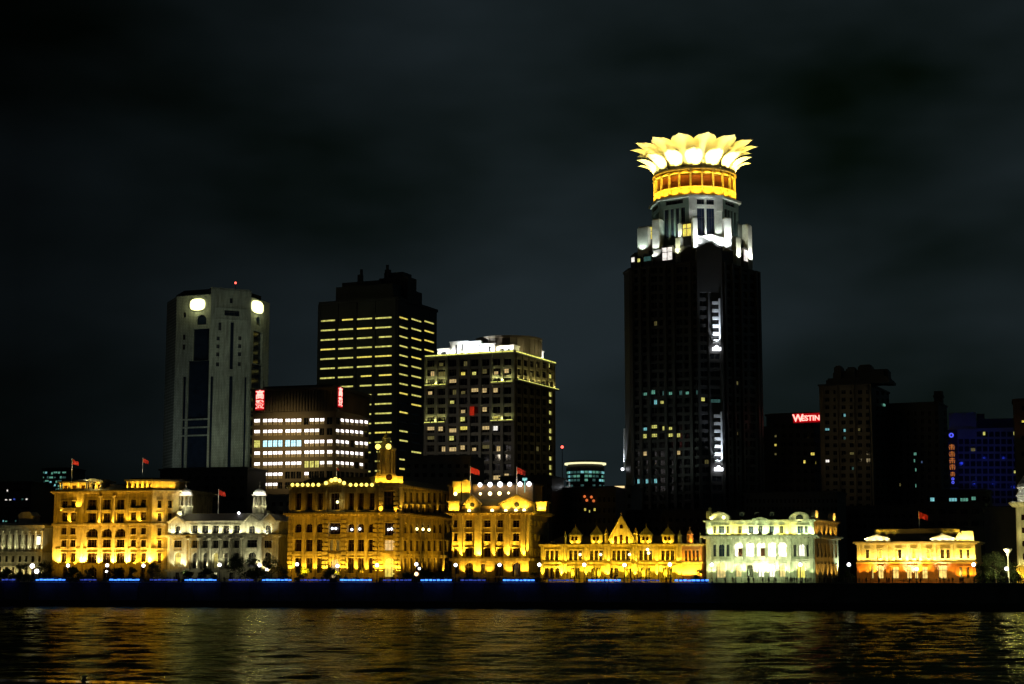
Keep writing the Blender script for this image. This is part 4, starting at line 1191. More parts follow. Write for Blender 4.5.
x, z = f.P(723.5, 517.3, -1.2); f.bulb(x, -1.5, z, 420, (1, .9, .3), .3); b = f.mb(); b.ball((x, -1.0, z), .6); b.build('wall_lamp', E_YLAMP, Fb.root)
f.spot(f.x(712, 518), za + .8, 1.2, 520, (1, .85, .2), tilt=15, ang=140)
f.spot(f.x(800, 520), za - .2, 1.6, 160, (1, .95, .35), tilt=10, ang=140)
for u in (722, 742, 762, 782, 801):
    f.fill(u, 548, 24, 6, 10500, GREENW, ang=70)
for k in range(5):
    rt.spot(3 + k * 6.2, zc + 1.4, 1.2, 260, (1, .5, .05), ang=140, tilt=20); rt.spot(3 + k * 6.2, f.z(576), 1.5, 330, (1, .55, .08), ang=130, tilt=14)
rt.spot(29.5, f.z(571), 2.2, 1300, (.6, 1, .7), ang=120, tilt=12)
rt.spot(29.5, f.z(571), 1.0, 800, (1, .95, .5), ang=120, tilt=20)

# ---- G: low yellow pavilion
G = Bld('waterfront_building', 'low two-storey yellow floodlit building with two white pediments and a taller right end', 'building', 857.5, 955.5, shore(955, 58), -21)
wG = G.W
fG = G.foot([(0, 0), (wG, 0), (wG + 5.6, 1.2), (wG + 5.6, 20), (0, 20)])
f, ch, rt = fG[:3]
zc = f.z(544.5); zs = f.z(563)
G_UP = stone('yellow render', (.5, .42, .24)); G_LO = stone('red sandstone', (.42, .2, .1), block=.8)
for uc in (867.5, 880.2, 899.7, 913.7, 928.5, 942.4, 948):
    f.win(uc - 1.7, uc + 1.7, 549.5, 558.5, pane=GLASSW if uc in (867.5, 899.7, 942.4, 948) else E_YEL, sill=True, depth=.6)
def exG(b):
    for u in (858.2, 863, 875, 886.5, 893.5, 906.7, 920, 934, 938.5, 951.8, 955.2):
        b.box(f.x(u) - .4, f.x(u) + .4, -.4, -.003, zs + .6, zc)
f.wall(zs + .003, zc, G_UP, extra=exG)
E_HALL = glow('golden hall', (1, .74, .2), 1.0, .4)
for u0, u1, p in ((859.3, 861, GLASSW), (871.5, 873.5, E_HALL), (878, 883.3, E_HALL), (892.5, 898.5, E_HALL), (906.5, 911.5, E_HALL), (914.5, 918, E_HALL), (921.5, 927.5, E_HALL), (938.5, 946.5, E_HALL)):
    f.win(u0, u1, 566.5, 578.5, pane=p, depth=1.0)
def exG2(b):
    for u in (858.2, 866, 875, 887, 903.8, 919.6, 932.8, 953):
        b.box(f.x(u) - .6, f.x(u) + .6, -.35, -.003, 0, zs)
f.wall(0, zs, G_LO, extra=exG2)
for u in (961, 968):
    ch.win(u - 1.4, u + 1.4, 549.5, 558.5, pane=GLASSW, sill=True)
ch.wall(zs + .003, zc, G_UP)
for u in (961, 968):
    ch.win(u - 1.4, u + 1.4, 567, 578, pane=GLASSW)
ch.wall(0, zs, G_LO); G.blank(2, 0, zc, G_UP)
G.ring(zs - .2, zs + .35, .5, G_UP, 'string_course'); G.ring(zc, zc + .4, .6, G_UP); G.ring(zc + .403, zc + .9, 1.2, G_UP)
zt_ = f.z(534, off=5)
b = MB(); b.prism(offset(G.fp, -1.2), zc + .903, zt_, offset(G.fp, -4.2)); b.build('roof', ROOF, G.root)
b = MB(); b.prism(offset(G.fp, -4.6), zt_ + .003, f.z(529, off=7)); b.build('roof_storey', ROOF, G.root)
pediment(f, 866, 889.5, 535, 543.6, -.6, 1.0, CREAM, hole=False); pediment(f, 931.5, 954.5, 534.4, 543.6, -.6, 1.0, CREAM, hole=False)
x0, x1 = .2, ch.len - .2; z1 = ch.P(965, 531)[1]; b = ch.mb(); b.box(x0, x1, .2, 3, zc + .903, z1 - 1.6); b.box(x1 - 3.6, x1 - .2, .1, 3.1, z1 - 1.597, z1); b.extr([(x0 + .3, z1 - 1.597), (x0 + 1.9, z1 - 1.597), (x0 + 1.1, z1 - .2)], .2, 1)
o = b.build('parapet', G_UP, G.root)
b = ch.mb(); b.lathe([(.2, z1), (.35, z1 + .5), (.1, z1 + 1.2), (.05, z1 + 2.2)], 0, 0, 8)
for u0, u1 in ((876.5, 898.5), (943.5, 960)):
    xa, xb, z0, z1_ = f.R(u0, u1, 529.6, 532, 6); b = f.mb(); b.box(xa, xb, 4.6, 7.0, z0, z1_); o = b.build('roof_block', G_UP, G.root)
    for k in (.15, .5, .85):
        f.spot(xa + (xb - xa) * k, z0 - .9, -3.6, 150, GOLD, tilt=30, ang=100)
G.windows(GLASSW)
for u, E_ in ((860, 420), (865, 500), (872, 650), (880, 1100), (887, 700), (893, 800), (900, 1300), (907, 1100), (914, 1500), (921, 1200), (928, 1300), (935, 900), (942, 1000), (949, 800), (954, 600)):
    f.up(u, 560.6, E_ * .42, (1, .7, .14), off=1.2, ang=140, tilt=22)
for u, E_, c_ in ((861, 500, ORNG), (868, 420, AMB), (873, 1000, GOLD), (880, 1100, WARMW), (888, 300, ORNG), (895, 1200, GOLD), (901, 400, ORNG), (908, 1300, WARMW), (913, 1900, WARMW), (918, 900, GOLD), (925, 1400, GOLD), (931, 300, ORNG), (942, 1500, WARMW), (950, 350, ORNG)):
    f.up(u, 576.5, E_ * 1.5, c_, off=1.7, ang=75, tilt=14)
for k in (.15, .4, .65, .9):
    ch.spot(ch.len * k, zs + .8, 1.2, 520, (1, .72, .12), ang=140, tilt=20); ch.spot(ch.len * k, f.z(577), 1.4, 420, ORNG, ang=130, tilt=16); ch.spot(ch.len * k, zc + 1.0, .9, 420, (1, .8, .2), ang=150, tilt=18)
for u in (866, 873, 880, 887, 932, 939, 946, 953):
    f.up(u, 540.8, 150, (1, .85, .45), off=1.5, ang=150, tilt=18)
for u in (880, 914, 945):
    f.fill(u, 552, 22, 6, 5200, (1, .55, .05), ang=75)
ch.fill(965, 552, 20, 6, 3800, (1, .7, .12), ang=70)
flag(919.3, 531, 512, 927.5, shore(919, 70), 'red flag on the low yellow two-storey building')

# ---- H: pale signal tower cut by the right edge of the picture
pt = wall_pt(1033, 44, 4.0)
H = thing('signal_tower', 'pale yellow round tower with a cornice and white lit top at the picture edge', 'tower', pt)
YH = pt.y
def hz(v):
    return at(1026, v, YH).z - 4.0
sc_ = YH / F
def hr(u):
    return (1032 - u) * sc_
b = MB(); b.lathe([(hr(1016), 0), (hr(1016), hz(567))], n=28); b.build('base', G_UP, H)
b = MB(); b.lathe([(hr(1014), hz(567) + .003), (hr(1014), hz(565.5)), (hr(1016), hz(565))], n=28); b.build('base_cornice', G_UP, H)
b = MB(); b.lathe([(hr(1017.5), hz(565) + .003), (hr(1018), hz(507))], n=28); b.build('shaft', CREAM, H)
for k, v in enumerate((515, 528, 541, 554)):
    for a in (-2.4, -1.6):
        b = MB(Matrix.Rotation(a, 4, 'Z')); b.box(hr(1017.5) - .25, hr(1017.5) + .06, -.45, .45, hz(v) - 1.6, hz(v)); b.build('window', GLASSW, H)
b = MB(); b.lathe([(hr(1015), hz(507) + .003), (hr(1012), hz(504)), (hr(1011.5), hz(502.5)), (hr(1013), hz(502))], n=28); b.build('gallery', CREAM, H)
b = MB(); b.lathe([(hr(1020), hz(502) + .003), (hr(1020), hz(497)), (hr(1018), hz(496)), (hr(1020.5), hz(493)), (hr(1021.5), hz(489)), (hr(1019.5), hz(487.5)), (hr(1021), hz(484)), (hr(1024), hz(480)), (.3, hz(470)), (.1, hz(440))], n=24); b.build('lantern', WHITE, H)
def Hl(a, r, z, E, col):
    l = bpy.data.lights.new('lamp light', 'POINT'); l.energy = E; l.color = col; l.shadow_soft_size = .2
    o = bpy.data.objects.new('lamp_light', l); COL.objects.link(o); o.parent = H; o.location = (r * cos(a), r * sin(a), z)
for a in (-2.9, -2.3, -1.7, -1.1):
    Hl(a, hr(1012), hz(575), 420, GOLD); Hl(a, hr(1013), hz(563), 150, (1, .9, .3)); Hl(a, hr(1014), hz(500.5), 50, (1, 1, .7)); Hl(a, hr(1015.5), hz(491), 34, (1, 1, .75)); Hl(a, hr(1008), hz(535), 210, (1, .9, .3)); Hl(a, hr(1007), hz(512), 130, (1, .92, .35))

# ---- far left: pale classical building
I = Bld('waterfront_building', 'pale cream classical building with lit columns, cut by the left picture edge', 'building', -40, 42.5, shore(42, 66), -14)
f, rt = I.rect(22)[:2]
zc = f.z(528)
for k in range(9):
    u = 13 + (k - 2) * 6.6
    f.win(u - 1.6, u + 1.6, 534.5, 549.5, pane=GLASSW, depth=1.0); f.win(u - 1.5, u + 1.5, 556, 562, pane=GLASSW); f.win(u - 1.5, u + 1.5, 567, 578, pane=GLASSW)
f.wall(0, zc, CREAM); rt.wall(0, zc, CREAM); I.blank(2, 0, zc, CREAM)
I.ring(zc, zc + .9, .9, CREAM); I.ring(f.z(553.5), f.z(552), .5, CREAM, 'string_course')
for k in range(8):
    u = 9.7 + (k - 2) * 6.6; put('column', column_mesh(.42, f.z(531) - f.z(552), CREAM), I.root, f.loc(f.x(u), -.7, f.z(552)))
    f.up(u, 550.8, 150, WARMW, off=1.6, ang=90, tilt=24); f.up(u, 541.5, 22, WARMW, off=1.3, ang=120, tilt=24); f.up(u, 576, 150, (1, .85, .35), off=1.3, tilt=14)
b = MB(); b.prism(offset(I.fp, -.8), zc + .903, f.z(523)); b.build('attic', CREAM, I.root)
x0, x1, z0, z1 = f.R(20, 34, 512, 523, 4); b = f.mb(); b.box(x0, x1, 3, 8, zc + .9, z1 - 1.5); b.extr([(x0 - .3, z1 - 1.497), (x1 + .3, z1 - 1.497), (x1 - 1.2, z1), (x0 + 1.2, z1)], 2.7, 8.3); b.build('roof_lantern', CREAM, I.root)
x, z = f.P(39, 540.5, -.5); b = f.mb(); b.box(x - .9, x + .9, -.5, -.2, z - 1.4, z + 1.4); b.build('lit_sign_box', glow('lit box', (1, .97, .75), 1.6, .05), I.root)
I.windows(GLASSW)
f.fill(20, 540, 24, 6, 520, (1, .9, .35), ang=90)
Bld.orn = False
# ------------------------------------------------------------------ the towers behind
def tower_fill(face, u, v, dist, zf, E, col, ang=60):  # added fill light, hung unseen before a tower to lift its dark face
    return face.fill(u, v, dist, zf, E, col, ang=ang, size=2.0)

# ---- L: pale eight-sided tower with two lamp discs
Lt = Bld('office_tower', 'tall pale eight-sided tower with dark glass strips and two yellow lamp discs near its top', 'tower', 170, 205, 800, -20)
s_ = Lt.W; k_ = s_ * .74
fp = [(0, 0), (s_, 0), (s_ + k_, k_), (s_ + k_, k_ + s_), (s_, 2 * k_ + s_), (0, 2 * k_ + s_), (-k_, k_ + s_), (-k_, k_)]
fs = Lt.foot(fp); f, m, r = fs[:3]
zt = m.z(289.5, 224)
# face f: stepped glass, arch, slits
fw = f.len
for (a, c, v0, v1) in ((.36, .86, 336, 468), (.52, .84, 328, 360)):
    pass
f.winm(fw * .38, fw * .985, 0, f.z(361, 188), pane=BGLASS, depth=1.2, style='bare')
f.winm(fw * .50, fw * .97, f.z(360.9, 192), f.z(329, 194), pane=BGLASS, depth=1.2, style='bare')
f.winm(fw * .60, fw * .88, f.z(325, 196), f.z(315, 196), pane=BGLASS, depth=.8, arch=True, style='bare')
f.winm(fw * .24, fw * .33, 0, f.z(377, 176), pane=BGLASS, depth=.8, style='bare')
for v in (313, 335, 345):
    f.winm(fw * .20, fw * .28, f.z(v + 5, 176), f.z(v, 176), pane=BGLASS)
ml = m.len
m.winm(ml * .0 + .8, ml * .10, 0, m.z(376, 206), pane=BGLASS, style='bare'); m.winm(ml * .50, ml * .585, 0, m.z(376, 228), pane=BGLASS, style='bare', depth=.9)
m.winm(ml * .50, ml * .585, m.z(369, 228), m.z(322, 228), pane=BGLASS, style='bare', depth=.9); m.winm(ml * .88, ml * .93, 0, m.z(377, 243), pane=BGLASS, style='bare')
m.winm(ml * .20, ml * .27, m.z(330, 214), m.z(322, 214), pane=BGLASS); m.winm(ml * .34, ml * .72, m.z(315.5, 226), m.z(310, 226), pane=BGLASS, depth=1)
m.winm(ml * .47, ml * .54, m.z(303, 228), m.z(291, 228), pane=BGLASS)
for v in (336, 344, 352, 362):
    m.winm(ml * .16, ml * .24, m.z(v + 4, 212), m.z(v, 212), pane=BGLASS); m.winm(ml * .70, ml * .78, m.z(v + 4, 238), m.z(v, 238), pane=BGLASS)
rl = r.len
r.winm(rl * .10, rl * .70, 0, r.z(364, 256), pane=BGLASS, depth=1.2, style='bare'); r.winm(rl * .16, rl * .64, r.z(363.9, 256), r.z(331, 257), pane=BGLASS, depth=1.2, style='bare')
r.winm(rl * .30, rl * .52, r.z(325, 257), r.z(316, 257), pane=BGLASS, arch=True, style='bare'); r.winm(rl * .74, rl * .82, 0, r.z(380, 266), pane=BGLASS, style='bare')
zsh = f.z(296, 186)
f.wall(0, zsh, PALEC); m.wall(0, zt, PALEC); r.wall(0, zsh, PALEC); Lt.blank(3, 0, zsh, PALEC)
def exL(b):
    pass
for v in (419.5, 427.5, 435.5):
    b = f.mb(); b.box(fw * .2, fw, -.4, -.003, f.z(v + .9, 190), f.z(v - .6, 190)); b.build('band', PALEC, Lt.root)
for fc, x in ((f, fw * .66), (f, fw * .2), (m, ml * .14), (m, ml * .86), (r, rl * .1), (r, rl * .7)):
    pass
b = MB(); b.prism(offset(fp, -1.5), zsh + .003, zt - 2); b.build('crown', PALEC, Lt.root)
b = m.mb(); b.box(ml * .02, ml * .98, .3, 6, zt - 4, zt + .8); b.box(ml * .12, ml * .9, -.6, -.003, m.z(320, 224), m.z(318.8, 224)); b.box(ml * .12, ml * .9, -.6, -.003, m.z(309, 224), m.z(307.8, 224)); b.build('crown_front', PALEC, Lt.root)
b = MB(); b.prism(offset(fp, -4), zt - 1.99, zt + .6); b.build('roof', ROOF, Lt.root)
for fc, u, v, ru, rv in ((f, 197.2, 304.4, 7.2, 5.8), (r, 258.2, 307, 5.4, 6.2)):
    x, z = fc.P(u, v, -1.0)
    hw = abs(fc.P(u + ru, v, -1)[0] - fc.P(u - ru, v, -1)[0]) / 2; hh = abs(fc.P(u, v - rv, -1)[1] - fc.P(u, v + rv, -1)[1]) / 2
    b = fc.mb(); b.extr([(x + hw * abs(cos(t)) ** .7 * (1 if cos(t) > 0 else -1), z + hh * abs(sin(t)) ** .7 * (1 if sin(t) > 0 else -1)) for t in [2 * pi * i / 24 for i in range(24)]], -1.0, -.3); b.build('lamp_disc', E_YLAMP, Lt.root)
    b = fc.mb(); b.box(x - hw * .7, x + hw * .7, -.297, 3, z - hh, z + hh * .9); b.build('lamp_housing', METAL, Lt.root)
    Lt.point(fc.loc(x, -3.2, z - 1), 900, (1, .98, .4), .5)
x, z = m.P(235.5, 283.5, 2); b = m.mb(); b.tube((x, 2, zt + .8), (x, 2, z), .15, .1); b.build('mast', METAL, Lt.root); b = m.mb(); b.ball((x, 2, z + .3), .55); b.build('beacon', E_RED, Lt.root)
x, z = m.P(229, 470.5, -.5); b = m.mb(); b.ball((x, -.5, z), .7); b.build('wall_lamp', E_CYAN, Lt.root)
Lt.windows(BGLASS)
tower_fill(f, 188, 400, 45, 62, 6500, (.82, .95, .8), 120); tower_fill(m, 222, 400, 40, 62, 9500, (.92, 1, .62), 120); tower_fill(m, 226, 320, 32, 120, 3200, (.92, 1, .65), 120); tower_fill(r, 258, 380, 40, 62, 2600, (.88, 1, .65), 110)

# ---- T2: dark square tower with yellow light strips
T2 = Bld('office_tower', 'dark square office tower striped with rows of short yellow light strips', 'tower', 316.2, 395.5, 850, -23)
f, r = T2.rect(T2.W * 1.02)[:2]
zt = f.z(302.5, 356)
rng = random.Random(3)
rows = [319.3 + 9.55 * i for i in range(17)]
segs = [(318.5, 335), (337.5, 353), (356.5, 372), (374.5, 391.5)]
seg2 = [(399.5, 408.5), (411.5, 422), (424.5, 434.5)]
f.row_x = None
for i, v in enumerate(rows):
    for j, (a, c) in enumerate(segs):
        dv = (354 - (a + c) / 2) * .052
        lit = (i < 7) or (i == 7 and j > 0) or (i >= 8 and j >= 2)
        if i > 11 and rng.random() < .2: lit = False
        v0 = v + dv
        x0, x1, z0, z1 = f.R(a, c, v0 - .8, v0 + .8)
        if rng.random() < .18: x0 += (x1 - x0) * .3 * rng.random()
        f.winm(x0, x1, z0, z1, pane=None if not lit else rng.choice([E_YG, E_YG, E_YG, E_YEL, E_YG, E_YG, E_YG]), style='bare')
    for j, (a, c) in enumerate(seg2):
        v0 = v - 2.3 + ((a + c) / 2 - 397) * .165 + i * -.12
        x0, x1, z0, z1 = r.R(a, c, v0 - .8, v0 + .9)
        lit = i < 9 and not (i > 6 and j == 2) or (i >= 9 and rng.random() < .6)
        r.winm(x0, x1, z0, z1, pane=None if not lit else rng.choice([E_YG, E_YG, E_YG, E_YEL]), style='bare')
def ex2(b):
    for u in (318.4, 336.2, 354.7, 373.2, 394):
        b.box(f.x(u, 400) - .8, f.x(u, 400) + .8, -.6, -.003, 0, zt)
f.wall(0, zt, DARKC, extra=ex2); r.wall(0, zt, DARKC); T2.blank(2, 0, zt, DARKC)
T2.ring(zt, zt + 1.5, .5, DARKC)
b = MB(); b.prism(offset(T2.fp, -6), zt + 1.503, f.z(290, 370, off=20)); b.build('roof_plant', DARKC, T2.root)
for u0, u1, v, y in ((342, 381, 281.5, 14), (379, 408, 277.5, 18), (384, 403, 272.5, 24)):
    x0, x1, z0, z1 = f.R(u0, u1, v, 300, y); b = f.mb(); b.box(x0, x1, y, y + 10, zt + 1.5, z1); b.build('roof_plant', DARKC, T2.root)
for u, v, y, rr in ((361.5, 269.5, 16, .8), (387.5, 265, 22, .8), (360.5, 275, 17, 1.6), (388, 270, 23, 1.8)):
    x, z = f.P(u, v, y); b = f.mb(); b.tube((x, y, zt + 2), (x, y, z), rr * 1.2, rr, 8); b.build('antenna', METAL, T2.root)
T2.windows(GLASS)

# ---- O: office block with bright rows of windows and two red signs
O = Bld('office_block', 'mid-rise office block with rows of bright white windows and a dark finned top', 'building', 250, 334.5, 690, -17)
f, r = O.rect(O.W * .95)[:2]
zt = f.z(390, 292)
groups = [(253.3, 260.2, 1), (262.3, 282.6, 4), (284.6, 301.4, 3), (303.6, 324.4, 4), (326.2, 332.6, 1)]
rows = [(418, 425), (428.8, 435.6), (439.6, 447), (450.3, 457.5), (461, 468), (471.6, 478.6), (482, 488.5)]
for i, (v0, v1) in enumerate(rows):
    for g, (a, c, n) in enumerate(groups):
        for k in range(n):
            u0 = a + (c - a) * k / n + .35; u1 = a + (c - a) * (k + 1) / n - .35
            dv = (292 - (u0 + u1) / 2) * .018
            lit = True
            if i == 5: lit = g in (0, 1) or (g == 2 and k == 0) or (g == 3 and k == 0)
            if i == 6: lit = g == 1 and k < 3
            if i == 1 and g == 4: lit = False
            if rng.random() < .05: lit = False
            st = 'tubes' if lit else 'std'; pane = E_ROOM if lit else None
            if i == 4 and g == 3 and k < 2 or (lit and rng.random() < .05): st = 'std'; pane = E_YG
            if i == 2 and g in (1, 2): st = 'btubes'; pane = E_ROOM
            f.win(u0, u1, v0 + dv, v1 + dv, pane=pane, style=st, depth=.4)
for i, (v0, v1) in enumerate(rows):
    for k in range(7):
        u0 = 336.2 + k * 4.75; u1 = u0 + 3.8; dv = (u0 - 336) * .085 - .3 - .004 * i * (u0 - 336)
        lit = i < 5 and not (i == 2 and k == 3) and not (i == 3 and k == 6) and not (i == 1 and k == 6) and not (i == 4 and k in (4, 6)) and not (i == 0 and k == 0)
        r.win(u0, u1, v0 + dv, v1 + dv - .5, pane=E_ROOM if lit else None, style='tubes' if lit else 'std', depth=.4)
zb = f.z(413.5, 292)
def exO(b):
    x = .6
    while x < f.len - .4:
        b.box(x, x + .35, -.7, -.003, zb + 1, zt - .6); x += 1.35
def exO2(b):
    x = .6
    while x < r.len - .4:
        b.box(x, x + .35, -.7, -.003, zb + 1, zt - .6); x += 1.35
f.wall(0, zt, BROWNC, extra=exO); r.wall(0, zt, BROWNC, extra=exO2); O.blank(2, 0, zt, BROWNC)
O.ring(zt, zt + .9, .9, BROWNC); O.ring(zb, zb + .7, .5, BROWNC, 'band')
b = MB(); b.prism(offset(O.fp, -3), zt + .903, zt + 2.2); b.build('roof', ROOF, O.root)
O.windows(GLASS)
tower_fill(f, 290, 448, 26, 60, 15000, (1, .72, .3), 90); tower_fill(r, 352, 448, 26, 60, 2600, (1, .72, .3), 90)
def text_mesh(name, body, size, extr, mats):
    c = bpy.data.curves.new(name, 'FONT'); c.body = body; c.size = size; c.extrude = extr; c.align_x = 'CENTER'; c.align_y = 'CENTER'; c.offset = .025 * size
    o = bpy.data.objects.new(name, c); COL.objects.link(o)
    dg = bpy.context.evaluated_depsgraph_get()
    me = bpy.data.meshes.new_from_object(o.evaluated_get(dg))
    bpy.data.objects.remove(o); bpy.data.curves.remove(c)
    me.materials.clear()
    for m_ in mats: me.materials.append(m_)
    return me
def sign_on(face, u, v, label, name='neon_sign', off=1.2):
    x, z = face.P(u, v, -off); p = face.loc(x, -off, z)
    w = face.b.world(p.x, p.y, p.z)
    return thing(name, label, 'sign', w, face.b.yaw + face.ang, None)
RX = Matrix.Rotation(pi / 2, 4, 'X')
HALOP = stone('red halo board', (.25, .02, .02), rough=.5)  # red backing added to show a halo around the letters
E_REDT = glow('pink red neon', (1, .30, .25), 2.6, 0)
for u, v, fc, l in ((259.9, 400.2, f, 'red vertical neon sign at the left end of the white-windowed block, on its dark top'), (337.9, 397.5, r, 'red vertical neon sign at the corner of the dark finned top, facing the yellow-striped tower')):
    t = sign_on(fc, u, v, l, off=1.0)
    h = abs(fc.z(v - 9.6, u) - fc.z(v + 9.6, u)); w = h * .40
    if fc is r:
        t.location = fc.b.world(*(fc.loc(1.6, -1.0, fc.z(v, u))))
        w = h * .5
    b = MB(); b.box(-w * .66, w * .66, .08, .5, -h * .53, h * .53); b.build('sign_board', HALOP, t)
    b = MB(); b.box(-w * .64, w * .64, .03, .078, -h * .52, h * .52); b.build('sign_halo', glow('red neon halo', (1, .0, .01), .3, .3), t)  # glowing panel imitates the red halo around the characters
    for k, chh in enumerate('高登'):
        me = text_mesh('character', chh, h * .48, .1, [E_REDT]); me.transform(RX); put('character', me, t, (0, -.12, h * (.255 - .51 * k)))

# ---- T3: grid-fronted tower with a white floodlit crown
T3 = Bld('hotel_tower', 'grid-fronted hotel tower with scattered lit rooms, yellow-lit ledges and a white floodlit crown', 'tower', 424.5, 514.5, 760, -24)
f, r = T3.rect(T3.W * 1.05)[:2]
zt = f.z(355, 470)
nrow = 15
for i in range(nrow):
    v0 = 359.3 + i * 9.5
    for k in range(8):
        u0 = 426 + k * 11.0; dv = (470 - u0) * .022 * (1 - i / 12)
        f.win(u0 + .4, u0 + 8.2, v0 + dv, v0 + 6.6 + dv, depth=1.1)
    for k in range(6):
        u0 = 517.5 + k * 6.3; dv = (u0 - 512) * .12 * (1 - i / 12)
        r.win(u0, u0 + 3.6, v0 - .6 + dv, v0 + 5.6 + dv, depth=.8)
zz = zt
def ex3(b):
    for k in range(9):
        u = 425.2 + k * 11.05; b.box(f.x(u, 420) - .55, f.x(u, 420) + .55, -.5, -.003, 0, zt)
f.wall(0, zt, GREYC, extra=ex3)
def ex3r(b):
    for k in range(7):
        u = 516.3 + k * 6.35; b.box(r.x(u, 420) - .4, r.x(u, 420) + .4, -.4, -.003, 0, zt)
r.wall(0, zt, stone('brown side cladding', (.10, .08, .05)), extra=ex3r); T3.blank(2, 0, zt, GREYC)
T3.lit([(430, 372), (467, 362.5), (464, 372.5), (476, 371.5), (498, 372), (509, 370), (442, 372), (432, 391), (464, 391), (476, 391), (487, 390), (498, 390), (452, 400.5), (456, 401), (464, 410), (486, 409), (452, 382), (452, 430), (464, 449), (476, 449), (453, 449), (487, 448), (498, 448), (430, 431), (440, 431), (464, 431), (500, 420), (486, 429), (497, 428), (440, 449), (454, 440), (495, 476), (508, 476)], E_WARM)
T3.lit([(450, 392), (485, 372), (442, 362)], E_DIMY)
T3.lit([(432, 440), (497, 429), (465, 420)], E_WHITE)
cr = random.Random(9)
for f_, o_, d_ in T3.wins:
    if o_.get('pane') is not None:
        o_['style'] = 'cur%d' % cr.randrange(5)
        if cr.random() < .45: o_['pane'] = cr.choice([E_DIMY, E_YG, E_WHITE, E_YEL])
for i in range(nrow):
    T3.lit([(549, 365.5 + i * 9.3)], E_YG, rad=4)
T3.lit([(536, 363), (535, 374), (536, 445), (523, 480)], E_DIMY)
T3.ring(zt, zt + 1.0, .8, GREYC)
LEDGE = stone('ledge', (.4, .37, .28))
def ledge(face, u0, u1, v, E_, n, col=(1, .95, .3)):
    x0 = face.x(u0, v); x1 = face.x(u1, v); z = face.P((u0 + u1) / 2, v)[1]
    b = face.mb(); b.box(x0, x1, -1.5, -.003, z - .5, z); b.build('ledge', LEDGE, T3.root)
    for k in range(n):
        x = x0 + (x1 - x0) * (k + .5) / n
        face.spot(x, z + .5, .9, E_, col, ang=130, tilt=18)
        b = face.mb(); b.box(x - (x1 - x0) / n * .42, x + (x1 - x0) / n * .42, -1.45, -1.2, z + .002, z + .3); b.build('lamp', glow('ledge lamp', (.95, .95, .2), 1.0, .4), T3.root)
ledge(f, 425.5, 447, 385.3, 420, 3); ledge(f, 491.5, 514, 382.2, 480, 3); ledge(r, 515.2, 556.5, 384.6, 380, 8)
ledge(f, 424.8, 446, 422.7, 260, 3); ledge(f, 491, 514, 420.6, 200, 3)
for k in range(8):
    x = f.len * (k + .5) / 8; b = f.mb(); b.box(x - f.len / 17, x + f.len / 17, -.85, -.803, zt + .3, zt + .8); b.build('parapet_lamp', glow('ledge lamp', (.95, .95, .2), 1.0, .4), T3.root)
for k in range(8):
    x = r.len * (k + .5) / 8; b = r.mb(); b.box(x - r.len / 17, x + r.len / 17, -.85, -.803, zt + .3, zt + .8); b.build('parapet_lamp', glow('ledge lamp', (.95, .95, .2), 1.0, .4), T3.root)
ztop = zt + 1.003
CR = stone('crown white cladding', (.66, .66, .62))
def crown(face, u0, u1, v, y, d, slots=(), mat=CR):
    x0 = face.P(u0, v, y)[0]; x1 = face.P(u1, v, y)[0]; z1 = face.P((u0 + u1) / 2, v, y)[1]
    b = face.mb(); b.box(x0, x1, y, y + d, ztop, z1 - .6); b.box(x0 - .3, x1 + .3, y - .3, y + d + .3, z1 - .597, z1)
    o = b.build('crown_block', mat, T3.root)
    for a, c in slots:
        b = face.mb(); b.box(face.P(a, v, y)[0], face.P(c, v, y)[0], y - .05, y - .003, ztop + .6, z1 - 1.6); b.build('slot', GLASS, o)
    n = max(1, int((x1 - x0) / 2.4))
    for k in range(n):
        face.spot(x0 + (x1 - x0) * (k + .5) / n, ztop + .3, 1.4 - y, 430, (1, .98, .88), ang=140, tilt=18)
    return x0, x1, z1
crown(f, 437.5, 450, 348.5, 2.5, 6, [(441, 446)]); crown(f, 450, 467.5, 341.2, 4.5, 8, [(455.5, 457), (461.8, 463)]); x0, x1, z1 = crown(f, 467.5, 480.5, 341, 4, 8, [(478.4, 480)])
crown(f, 480.5, 495.5, 343.3, 4.5, 8, [(489, 490.8)]); crown(f, 496, 514, 345.2, 2.5, 6, [(499, 504), (508, 510)])
crown(r, 527, 530.5, 345.3, 4, 3); crown(r, 535, 543.5, 350, 2.5, 4, [(537.5, 540)])
for k in range(4):
    f.spot(x0 + (x1 - x0) * (k + .5) / 4, ztop + .5, -1.2, 1300, (.72, .85, 1), ang=120, tilt=22)
c = T3.faces[0].loc(f.len * .74, r.len * .42, 0); zd = f.P(505, 338.7, 16)[1]
b = MB(); b.lathe([(15.2, ztop), (15.2, zd - 1), (15.8, zd - .95), (15.8, zd), (8, zd + .1)], c.x, c.y, 28)
for k in range(28):
    a = 2 * pi * k / 28; b.box(c.x + 15.3 * cos(a) - .25, c.x + 15.3 * cos(a) + .25, c.y + 15.3 * sin(a) - .25, c.y + 15.3 * sin(a) + .25, ztop, zd - 1.01)
b.build('drum', BROWNC, T3.root)
for a in (-2.6, -2.0, -1.4, -.8, -.2, .3):
    T3.point((c.x + 18.5 * cos(a), c.y + 18.5 * sin(a), ztop + 1.5), 330, (1, .9, .45), .4)
b = MB(); b.prism(offset(T3.fp, -2), ztop - 1.0, ztop - .02); b.build('roof', ROOF, T3.root)
T3.windows(GLASS)
tower_fill(f, 468, 440, 36, 62, 5500, (1, .85, .6), 120); tower_fill(r, 535, 430, 36, 62, 1800, (1, .9, .35), 110)
x, z = f.P(472, 411, -.8); b = f.mb(); b.box(x - 1.1, x + 1.1, -.9, -.7, z - 2, z + 2); tag(b.build('red_panel_light', glow('dull red', (1, .04, .01), .28, .2), T3.root), 'small dull red light panel on the grid front', None)

